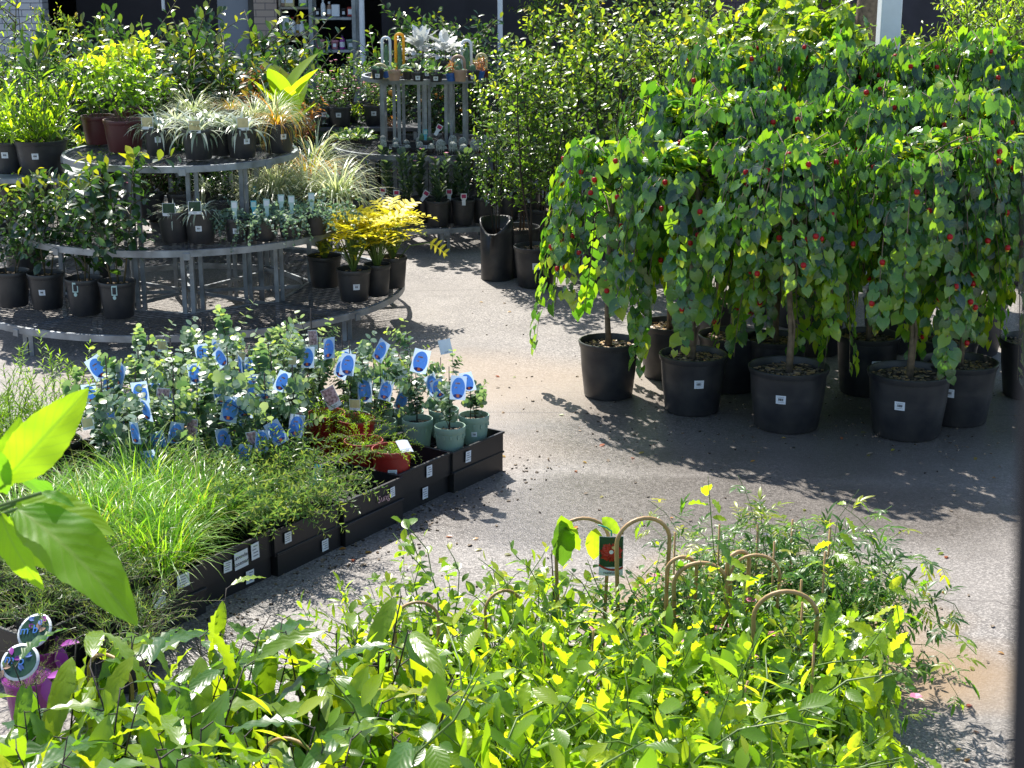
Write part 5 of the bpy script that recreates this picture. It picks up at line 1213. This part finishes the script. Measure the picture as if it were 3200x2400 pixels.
for k in range(2): eucp(5, 2+k, 0, 'blue'); eucp(5, 2+k, 3, 'blue')
rows = {}
for j, k, o in euc: rows.setdefault(j*2+k, []).append(o)
rn = ['nearest the path', 'second line back', 'third line back', 'fourth line back', 'fifth line back', 'sixth line back', 'seventh line back', 'last line']
for n_, key in enumerate(sorted(rows)):
    objs = sorted(rows[key], key=lambda o: proj(o.location)[0])
    for q, o in enumerate(objs):
        tg_ = [c.data.name for c in o.children if c.name.startswith('plant_tag')]
        what = 'with several picture tags' if len(tg_) > 2 else 'with one or two tags' if tg_ else 'without a tag'
        o['label'] = 'round leaved eucalyptus %s, %s, %s' % (what, rn[n_], ORD[q])
def herb(name, lab, p, pot, key, sc=1., tg=(), st=False, cat='potted herb', gp='herbs and ground covers in the crates', **k):
    return potted(name, lab, cat, p, pot, key, sc, gp, st, tags=tg, chips=25, szf=.45, ss=.9, **k)
herb('trailing_shrub', 'dark green trailing shrub in the red pot nearest the path, white tag on top', inpos(1, 0, 1)+Vv*.012+U*.01+Vector((0, 0, -.02)), RP, 'rosemary', .8, (('white', .05, -.01, .27, (-1., .1, .5)),), True, rz=.1)
herb('trailing_shrub', 'golden tipped trailing shrub spilling over the left red pot', inpos(1, 0, 3)-Vv*.005-U*.01+Vector((0, 0, -.02)), RP, 'rosemary', .9, rz=.3)
herb('trailing_shrub', 'trailing shrub in a red pot behind the other two', inpos(1, 1, 0), RP, 'rosemary', 1., (('cream', .0, -.02, .34),))
herb('trailing_shrub', 'trailing shrub in a red pot beside the eucalyptus rows', inpos(1, 1, 2), RP, 'rosemary', 1.1, (('pink', .0, -.05, .38, (0, -.4, .2)),))
herb('trailing_shrub', 'trailing shrub with a pink blossom tag, left of the red pots', inpos(2, 1, 0), BPc, 'rosemary', 1., (('pink', .0, -.05, .4),))
herb('trailing_shrub', 'trailing shrub with a tilted pink blossom tag', inpos(2, 1, 1), BPc, 'rosemary', 1.1, (('pink', -.05, -.08, .36, (0, -.25, .1)),))
for k, (lab, ky) in enumerate((('spreading small leaved shrub trailing down over the crate front', 'westringia'), ('spreading small leaved shrub at the crate seam', 'westringia'), ('spreading small leaved shrub behind the trailing one', 'westringia'), ('spreading small leaved shrub beside the grass clump', 'westringia'))):
    herb('spreading_shrub', lab, inpos(3, 0, k), BPc, ky, 1.0, ((('cyanstick', .05, -.05, .2, (-.3, .3, .4)),) if k == 0 else ()))
for k in (0, 2): herb('spreading_shrub', 'spreading small leaved shrub in the second row, %s' % ('near one' if k == 0 else 'far one'), inpos(3, 1, k), BPc, 'westringia', .95)
herb('spreading_shrub', 'spreading shrub leaning out over the empty crate', inpos(3, 0, 1)+Vv*.1-U*.05, BPc, 'westringia', .9)
ng = 0
for (i, j, k) in ((4, 0, 2), (4, 0, 3), (5, 0, 0), (5, 0, 2), (4, 1, 0), (4, 1, 1), (4, 1, 2), (4, 1, 3), (5, 1, 0), (5, 1, 2), (5, 1, 3)):
    herb('grass_clump', 'g%d' % ng, inpos(i, j, k), BPc, 'grassclump', rv(.95, 1.2), cat='grass clump', gp='green grass clumps in the crates'); ng += 1
gl = [o for o in C.objects if o.name.startswith('grass_clump')]
rank(gl[:4], 'bright green grass clump at the front edge of the crates, {o}'); rank(gl[4:], 'bright green grass clump further in among the crates, {o}')
nh = []
for (i, j, k) in ((5, 0, 1), (5, 0, 3), (6, 0, 0), (6, 0, 1), (6, 0, 2), (5, 1, 1)): nh.append(herb('fine_herb', 'h', inpos(i, j, k), BPc, 'fineherb', rv(.95, 1.15), gp='fine leaved herbs'))
rank(nh, 'grey green fine leaved herb at the near end of the crates, {o}')
nh = []
for (px, py) in ((60, 1560), (170, 1530), (40, 1680), (210, 1640), (330, 1690), (120, 1760), (300, 1800), (-30, 1820), (430, 1900), (380, 1980)):
    p = at(px, py, .22); p.z = 0; nh.append(potted('fine_herb', 'h', 'potted herb', p, ('black', .1, .18), 'fineherb', rv(1.0, 1.3), 'fine leaved herbs', False, chips=10))
rank(nh, 'fine leaved herb on the ground left of the crates, {o}')
for (px, py, lab) in ((60, 1250, 'feathery bottlebrush bush with golden tips above the big lime leaves'), (165, 1190, 'feathery bottlebrush bush reaching up to the round bench leg'), (-40, 1200, 'feathery bottlebrush bush cut by the left edge')):
    p = at(px, py+120, .35); p.z = 0; potted('feathery_bush', lab, 'potted shrub', p, ('black', .14, .24), 'bottlebrush', 1., 'feathery bushes at the left', False)
# purple pots with round picture lids
def picpot(px, py, lab, lean):
    p = at(px, py, .3); p.z = .0; r = empty('potted_herb', lab, 'potted herb', p, -.3)
    m = MB(); m.lathe([(.0, 0), (.065, 0), (.085, .17), (.09, .17), (.09, .18)], 24); ob('pot', m.build('pot', ['purple']), r)
    m = MB(); R = .072
    m.lathe([(0, 0), (R, 0), (R, .004), (R*.8, .005), (0, .005)], 30)
    disc_v = [(0, 0, .0062)]+[(R*.86*math.cos(2*PI*j/26), R*.86*math.sin(2*PI*j/26), .0062) for j in range(26)]
    m.block(disc_v, [(0, 1+j, 1+(j+1) % 26) for j in range(26)], 1, smooth=False)
    for q in range(9): m.leaves(T['oval'], [((rv(-.05, .05), rv(-.05, .05), .0075+.0002*q), (rv(-1, 1), rv(-1, 1), 0), (0, 0, 1), .035, .5)], 2+q % 4)
    o = ob('round_label', m.build('round_label', ['card', 'taggreen', 'tan', 'herb', 'tagblue', 'purple']), r, (0, -.03, .25)); o.rotation_euler = (.75, lean, 0)
    t = ob('writing', text_mesh('m b', .05, 'tagblue'), o, (-.02, .0, .0095)); t.rotation_euler = (0, 0, .15)
    m = MB(); m.leaves(T['oval'], [((0, 0, 0), (1, .1, .4), (0, -.3, 1), .08, .5), ((0, 0, 0), (.2, -.3, -1), (.4, -1, .2), .1, .2)]); ob('wrapper', m.build('wrapper', ['purple']), r, (.1, -.02, .2))
    grow('fineherb', r, .12, .5)
picpot(75, 2020, 'purple pot with a round vegetable picture label, the nearer of two', .15); picpot(120, 1925, 'purple pot with a round picture label, the one behind with a pink wrapper', -.1)

# ------------------------------------------------------------------ big lime leaves close to the camera at left
def bigleaf():
    r = empty('broad_leaf_sapling', 'sapling with huge glowing lime leaves leaning in at the left edge', 'sapling', (-.99, 2.3, 0))
    m = MB(); m.tube([(0, 0, .3), (.02, 0, 1.), (.0, 0, 1.6), (.05, 0, 2.0), (.08, .02, 2.25)], [.012, .011, .01, .008, .005], 8)
    items = []
    def lf_(bx, by, tx, ty, size, nrm, dep=2.3, r_=.5, dz=0):
        b = atY(bx, by, dep); t_ = atY(tx, ty, dep-dz); b -= r.location; t_ -= r.location
        items.append((b, t_-b, nrm, (t_-b).length, r_)); m.tube([(0.02, 0, max(.5, b.z-.12)), b*.5+Vector((0, 0, (b.z-.08)*.5)), b], [.004, .003, .003], 5)
    lf_(15, 1500, 250, 1245, 0, (.5, -.9, .5), r_=1.)
    lf_(0, 1600, 80, 1855, 0, (-.5, -.6, .5), r_=.9, dz=.05)
    lf_(55, 1590, 432, 1845, 0, (.35, -.5, .9), r_=.4, dz=.12)
    lf_(60, 1570, 165, 1780, 0, (-.4, -.8, .3), 2.36, r_=.8, dz=0)
    lf_(20, 1470, 210, 1530, 0, (.1, -.2, 1), 2.42, r_=0., dz=-.15)
    lf_(-30, 1500, -160, 1300, 0, (-.3, -.8, .5), r_=.5); lf_(-20, 1400, 20, 1560, 0, (.2, -.9, .3), 2.28, r_=.2)
    lf_(50, 1575, 330, 1600, 0, (.2, -.5, 1), 2.34, r_=.8, dz=.05); lf_(10, 1620, 190, 1800, 0, (-.2, -.8, .5), 2.4, r_=.9); lf_(-10, 1540, 60, 1330, 0, (.3, -.9, .2), 2.36, r_=.6)
    lf_(130, 1540, 235, 1560, 0, (.1, -.3, 1), 2.32, r_=.3)
    l = MB(); l.leaves(T['big'], items)
    ob('stem', m.build('stem', ['greenstem']), r); ob('foliage', l.build('foliage', ['big']), r)
    pot_parts('black', .17, .34, r, False)
bigleaf()

# ------------------------------------------------------------------ foreground climbers
FP = ('black', .085, .17)
G3 = 'white flowered climbers on bamboo hoops'
def fg(px, py, z, key, lab, name='climbing_plant', sc=1., hoop=None, tg=(), pot=FP, gp='climbing plants packed in the foreground', extra=(), fl=8, rz=0., cat='climbing plant', dz=.13, v=None):
    # (px,py) is where the plant's top shows, z how high it reaches
    if px > 2300 and py > 1750: px = 2300+(px-2300)*.6
    elif px > 2500 and py > 1550: px -= 110
    p = at(px, py, z); p.z = 0
    ex = list(extra)
    if hoop: ex.append(('hoop', hoop_mesh(hoop[0]*.8, hoop[1]+(.05 if gp == G3 else -.04), hoop[2]), (0, 0, .13), hoop[3] if len(hoop) > 3 else rv(-.6, .6)))
    return potted(name, lab, cat, p, pot, key, sc, gp, False, tags=tg, extra=ex, rz=rz, chips=15, maxfl=fl, v=v)
G1 = 'long leaved climbers in the foreground'
for (px, py, z, key, sc, lab) in (
    (120, 2090, .8, 'wavy', 1.0, 'long wavy leaved climber at the left edge, yellow drooping leaves'), (330, 1930, .72, 'wavy', 1.0, 'long wavy leaved climber left of the red tag, leaves hanging in a fan'), (470, 2120, .82, 'wavy', 1.05, 'long wavy leaved climber whose pale leaf glares white'),
    (640, 2000, .76, 'wavy', 1.05, 'long wavy leaved climber with bright yellow backlit leaves'), (790, 2180, .84, 'wavybig', .9, 'long wavy leaved climber low in the middle left'), (900, 2100, .8, 'wavy', 1., 'long wavy leaved climber with one orange leaf'),
    (1095, 1830, .88, 'wavybig', 1.05, 'tallest long leaved climber with one leaf pointing straight up'), (1180, 2080, .8, 'wavy', 1.0, 'long wavy leaved climber with dark drooping leaves near the centre'), (260, 2260, .86, 'wavybig', .95, 'long leaved climber at the bottom left'),
    (600, 2310, .86, 'wavy', 1.1, 'long leaved climber at the bottom edge, left of centre'), (1060, 2300, .86, 'wavybig', .9, 'long leaved climber at the bottom edge below the tall one'), (30, 2330, .88, 'wavybig', .9, 'long leaved climber in the bottom left corner'), (860, 2350, .86, 'wavy', 1., 'long leaved climber on the bottom edge between two taller ones')):
    fg(px, py, z, key, lab, 'long_leaf_climber', sc*(z-.1)/.62*1., gp=G1, hoop=(.24, .5, .006) if px in (330, 900, 1180) else None)
for (px, py, z, key, sc, lab) in ((200, 2010, .72, 'wavy', 1., 'long leaved climber right behind the purple pots'), (560, 1980, .7, 'wavy', 1., 'long leaved climber behind the bright yellow one, upper left'), (750, 1960, .7, 'wavy', 1., 'long leaved climber under the leftmost bamboo hoop'), (980, 1960, .74, 'wavy', 1.05, 'long leaved climber just left of the tallest one'), (1250, 1960, .7, 'wavy', .9, 'dark long leaved climber right of the tallest one'),
    (420, 2230, .84, 'wavy', 1., 'long leaved climber low at the left, leaves touching the bottom edge'), (720, 2230, .84, 'wavybig', .85, 'long leaved climber low, between the yellow one and the bottom edge'), (1000, 2180, .82, 'wavy', 1., 'long leaved climber low, below the dark drooping leaves'), (170, 2200, .84, 'wavy', 1., 'long leaved climber low at the far left'), (420, 2380, .88, 'wavybig', .85, 'long leaved climber at the bottom edge, second from the corner'), (1200, 2230, .78, 'wavy', 1., 'long leaved climber at the bottom next to the lime strap leaved ones'), (660, 1840, .6, 'wavy', .9, 'small long leaved climber nearest the crates')):
    fg(px, py, z, key, lab, 'long_leaf_climber', sc*(z-.1)/.62*1.05, gp=G1)
fg(1590, 2120, .74, 'wavybig', 'long leaved climber with one curled brown edged leaf among the lime plants', 'long_leaf_climber', .8, gp=G1)
G2 = 'low lime green climbers in the foreground'
for (px, py, z, key, sc, lab, hp) in (
    (1150, 1790, .5, 'climblance', .8, 'starry leaved lime climber just right of the tallest long leaved one', None), (1300, 1850, .55, 'climb', .9, 'lime climber under a bamboo hoop left of centre', (.2, .42, .006, .2)),
    (1340, 1700, .58, 'climb', .85, 'pale yellow green climber on the path edge, leftmost', None), (1450, 1640, .68, 'climb', .95, 'pale yellow green climber with a single leafy shoot rising', None), (1570, 1760, .58, 'climb', 1., 'pale green climber under a grey bamboo hoop', (.18, .38, .006, .5)),
    (1680, 1730, .6, 'climb', 1., 'pale green climber left of the tall hoop with the photo tag', None), (1480, 1950, .62, 'climblance', 1., 'lime climber with narrow upright leaves, centre', None), (1650, 1930, .62, 'climblime', .95, 'lime climber with broad leaves below the grey hoop', None),
    (1800, 1900, .62, 'climblance', 1., 'lime climber with two bare canes standing out of it', None), (1950, 1960, .66, 'climblime', 1., 'lime climber below the photo tag', None), (2100, 1900, .68, 'climblance', 1.05, 'lime climber with tall pointed leaves right of the photo tag', None),
    (2250, 1870, .76, 'climblime', 1.15, 'bright lime climber with the largest lobed leaves', None), (2150, 2080, .72, 'climblime', 1., 'lime climber leaning on a slanting cane', None), (1400, 2150, .7, 'climblance', 1.1, 'lime climber near the bottom centre with strap like leaves', None),
    (1560, 2260, .72, 'climb', 1.3, 'lime climber at the bottom edge, centre', None), (1750, 2150, .7, 'climblance', 1.05, 'lime climber with upright leaves low in the middle', None), (1900, 2230, .72, 'climblime', 1., 'lime climber at the bottom, right of centre', None), (2080, 2260, .72, 'climb', 1.3, 'lime climber at the bottom with yellowing leaves', None),
    (2280, 2190, .7, 'climblime', 1.05, 'lime climber left of the orange flowered one at the bottom', None), (2420, 2080, .66, 'climblime', 1., 'lime climber beneath the round bamboo hoop', None), (2450, 2270, .66, 'climblime', 1., 'lime climber with orange flowers at the bottom right', None), (2300, 2370, .66, 'climb', 1.3, 'lime climber at the bottom edge, right', None), (1300, 2030, .66, 'climblance', 1., 'lime climber with strap leaves in the gap right of the dark long leaves', None), (1720, 2360, .74, 'climblance', 1., 'lime climber with upright leaves on the bottom edge', None), (2560, 2380, .6, 'climblime', 1., 'lime climber in the bottom right of the bed', None),
    (2010, 2100, .7, 'climb', 1.3, 'yellow green climber filling the middle right', None), (1350, 2340, .74, 'climb', 1.3, 'yellow green climber on the bottom edge near the centre', None)):
    fg(px, py, z, key, lab, 'lime_climber', sc*(z-.12)/.5, gp=G2, hoop=hp, extra=([('stake', stake_mesh(.42, (.02, 0)), (.04, 0, .12)), ('stake', stake_mesh(.4, (-.03, 0)), (-.08, 0, .12))] if px == 1800 else [('stake', stake_mesh(.55, (.16, 0)), (.02, 0, .12))] if px == 2150 else []))
# passion flower with hoop and photo tag
o = fg(1770, 1620, .72, 'passion', 'passion flower climber on the tallest bamboo hoop with a red flower photo tag', 'passion_flower_climber', .9, hoop=None, rz=0, gp='passion flower climbers')
ob('hoop', hoop_mesh(.2, .6, .007), o, (.06, 0, .12), .1)
pt = at(1905, 1680, .62); pt.y = o.location.y-.06
t = ob('plant_tag', tag_passion(), o, (pt.x-o.location.x, -.04, .665)); tw_ = ob('writing', text_mesh('PASSIFLORA', .0115, 'ink'), t, (.002, -.009, -.143)); tw_.rotation_euler = (PI/2, 0, 0)
m = MB(); m.tube([(0, 0, 0), (.0, 0, .02), (-.02, 0, .035), (-.05, 0, .045)], .003, 5); ob('tie', m.build('tie', ['tie']), t)
m = MB(); m.leaves(T['wide'], [((0, 0, 0), (.12, -.1, -1), (.3, -1, .2), .19, .1), ((.0, 0, .02), (.35, 0, -1), (-.5, -1, .2), .17, .6), ((.13, 0, -.03), (-.1, 0, -1), (-.2, -1, .1), .14, .75), ((.15, 0, .01), (.6, 0, -.5), (0, -1, .6), .1, .6)]); ob('foliage', m.build('foliage', ['yelgreen']), o, (-.02, -.02, .72))
for (px, py, z, key, sc, lab, hp) in ((2010, 1700, .66, 'climbdark', 1., 'dark small leaved climber on the tall pale hoop with a pink flower', (.26, .58, .008, .3)), (2130, 1790, .6, 'climbdark', 1., 'dark small leaved climber on the small hoop behind', (.14, .48, .007, .2)), (2190, 1800, .6, 'climbdark', 1.1, 'dark small leaved climber on the wide dark hoop', (.24, .47, .008, 0)),
    (2310, 1790, .6, 'climbdark', 1.05, 'dark small leaved climber on the narrow upright hoop', (.12, .5, .008, .5)), (2400, 1800, .6, 'climbdark', 1.05, 'dark small leaved climber on the thin hoop right of the narrow one', (.22, .5, .006, 0)), (2560, 1900, .62, 'climbdark', 1.1, 'dark small leaved climber on the large round hoop', (.27, .5, .008, 0)), (2450, 1940, .56, 'climbdark', 1.1, 'dark small leaved climber in the shade left of the large round hoop', None), (2090, 1860, .56, 'climbdark', 1., 'dark small leaved climber low behind the lobed lime leaves', None)):
    fg(px, py, z, key, lab, 'small_leaf_climber', sc, hoop=hp, gp=G3)
G4 = 'jasmine like climbers at the path edge'
for (px, py, z, sc, lab) in ((2110, 1640, .66, .9, 'feathery leaved jasmine climber, leftmost, a bare shoot standing above'), (2250, 1600, .68, 1., 'feathery leaved jasmine climber second from the left'), (2370, 1600, .68, 1., 'feathery leaved jasmine climber third from the left, thin curling shoots'), (2480, 1570, .7, 1.05, 'feathery leaved jasmine climber in the middle of its row'),
    (2600, 1540, .74, 1.1, 'feathery leaved jasmine climber with yellow tipped shoots, tallest'), (2710, 1560, .74, 1.1, 'feathery leaved jasmine climber with two long arching tips'), (2690, 1700, .66, 1., 'feathery leaved jasmine climber at the right corner of the bed'), (2530, 1700, .62, 1., 'feathery leaved jasmine climber behind the large round hoop'), (2640, 1950, .55, 1., 'dark feathery climber at the right side of the bed'), (2690, 2200, .42, .9, 'dark feathery climber low at the right side, touching the shade'), (2640, 1820, .62, 1.1, 'feathery leaved jasmine climber right of the large round hoop')):
    fg(px, py, z, 'jas', lab, 'jasmine_climber', sc*(z-.1)/.6, gp=G4, extra=[('stake', stake_mesh(.5), (0, 0, .13))])
for (px, py, z, sc, lab, ex) in ((2620, 1900, .64, .95, 'lime climber hanging like a curtain over its pot, left one', []), (2730, 1880, .64, 1., 'lime climber hanging like a curtain at the right corner, long shoot leaning out', [1]), (2700, 2120, .5, .9, 'lime climber hanging low at the right edge of the bed', []), (2560, 2150, .6, .95, 'lime climber with rows of hanging leaves left of the right edge', [])):
    o = fg(px, py, z, 'curtain', lab, 'hanging_climber', sc*.95, gp='lime climbers hanging at the right corner')
    if ex:
        m = MB(); l = MB(); vn = [(0, 0, .3), (.1, .0, .5), (.2, .02, .66), (.24, .02, .68), (.27, .02, .62), (.29, .0, .5)]; m.tube(vn, [.004, .003, .003, .002, .002, .001], 5)
        l.leaves(T['wide'], [(vn[4], (.2, 0, -1), (.5, -1, 0), .1, .6), (vn[5], (-.3, 0, -1), (0, -1, .2), .1, .6), (vn[5], (.3, 0, -1), (.2, -1, .2), .12, .5), (vn[3], (1, 0, -.2), (0, -.6, 1), .07, .7), (vn[3], (.6, 0, .6), (0, -1, .4), .06, .9)])
        ob('shoot', m.build('shoot', ['greenstem']), o); ob('shoot_leaves', l.build('shoot_leaves', ['lime']), o)
# fallen leaves on the concrete
gl_ = []
for i in range(85):
    px, py = rnd.choice([(rv(1600, 3150), rv(1380, 1700)), (rv(1300, 1900), rv(900, 1500)), (rv(2350, 2900), rv(1250, 1450)), (rv(1000, 1700), rv(1600, 1800)), (rv(2850, 3150), rv(1700, 2400))])
    p = at(px, py, .006); m = MB(); m.leaves(T['oval'], [((0, 0, 0), (1, 0, 0), (0, .1, 1), rv(.02, .045), rv(0, 1))])
    o = ob('fallen_leaf', m.build('fallen_leaf', [rnd.choice(['redleaf', 'orgrass', 'bark'])]), None, p, rv(0, 6)); tag(o, 'small dry fallen leaf lying on the concrete', 'fallen leaf', 'dry fallen leaves scattered on the concrete'); gl_.append(o)

m = MB()
for i in range(900):
    if i % 3 == 0: c0 = at(rv(1850, 3150), rv(1180, 1420), 0)
    elif i % 3 == 1: c0 = O_+U*rv(-.3, 2.4)-Vv*abs(rnd.gauss(0, .12))
    else: c0 = at(rv(300, 3100), rv(900, 2000), 0)
    s_ = rv(.003, .009); M = Matrix.Rotation(rv(0, 3), 3, 'Z') @ Matrix.Rotation(rv(-.6, .6), 3, 'X'); m.box((c0.x+rv(-.1, .1), c0.y+rv(-.1, .1), .003), (s_*2, s_, s_*.6), M=M, mat=i % 2)
tag(ob('soil_crumbs', m.build('soil_crumbs', ['soil', 'bark'])), 'crumbs of spilled potting mix and bark on the concrete', 'soil crumbs', kind='stuff')
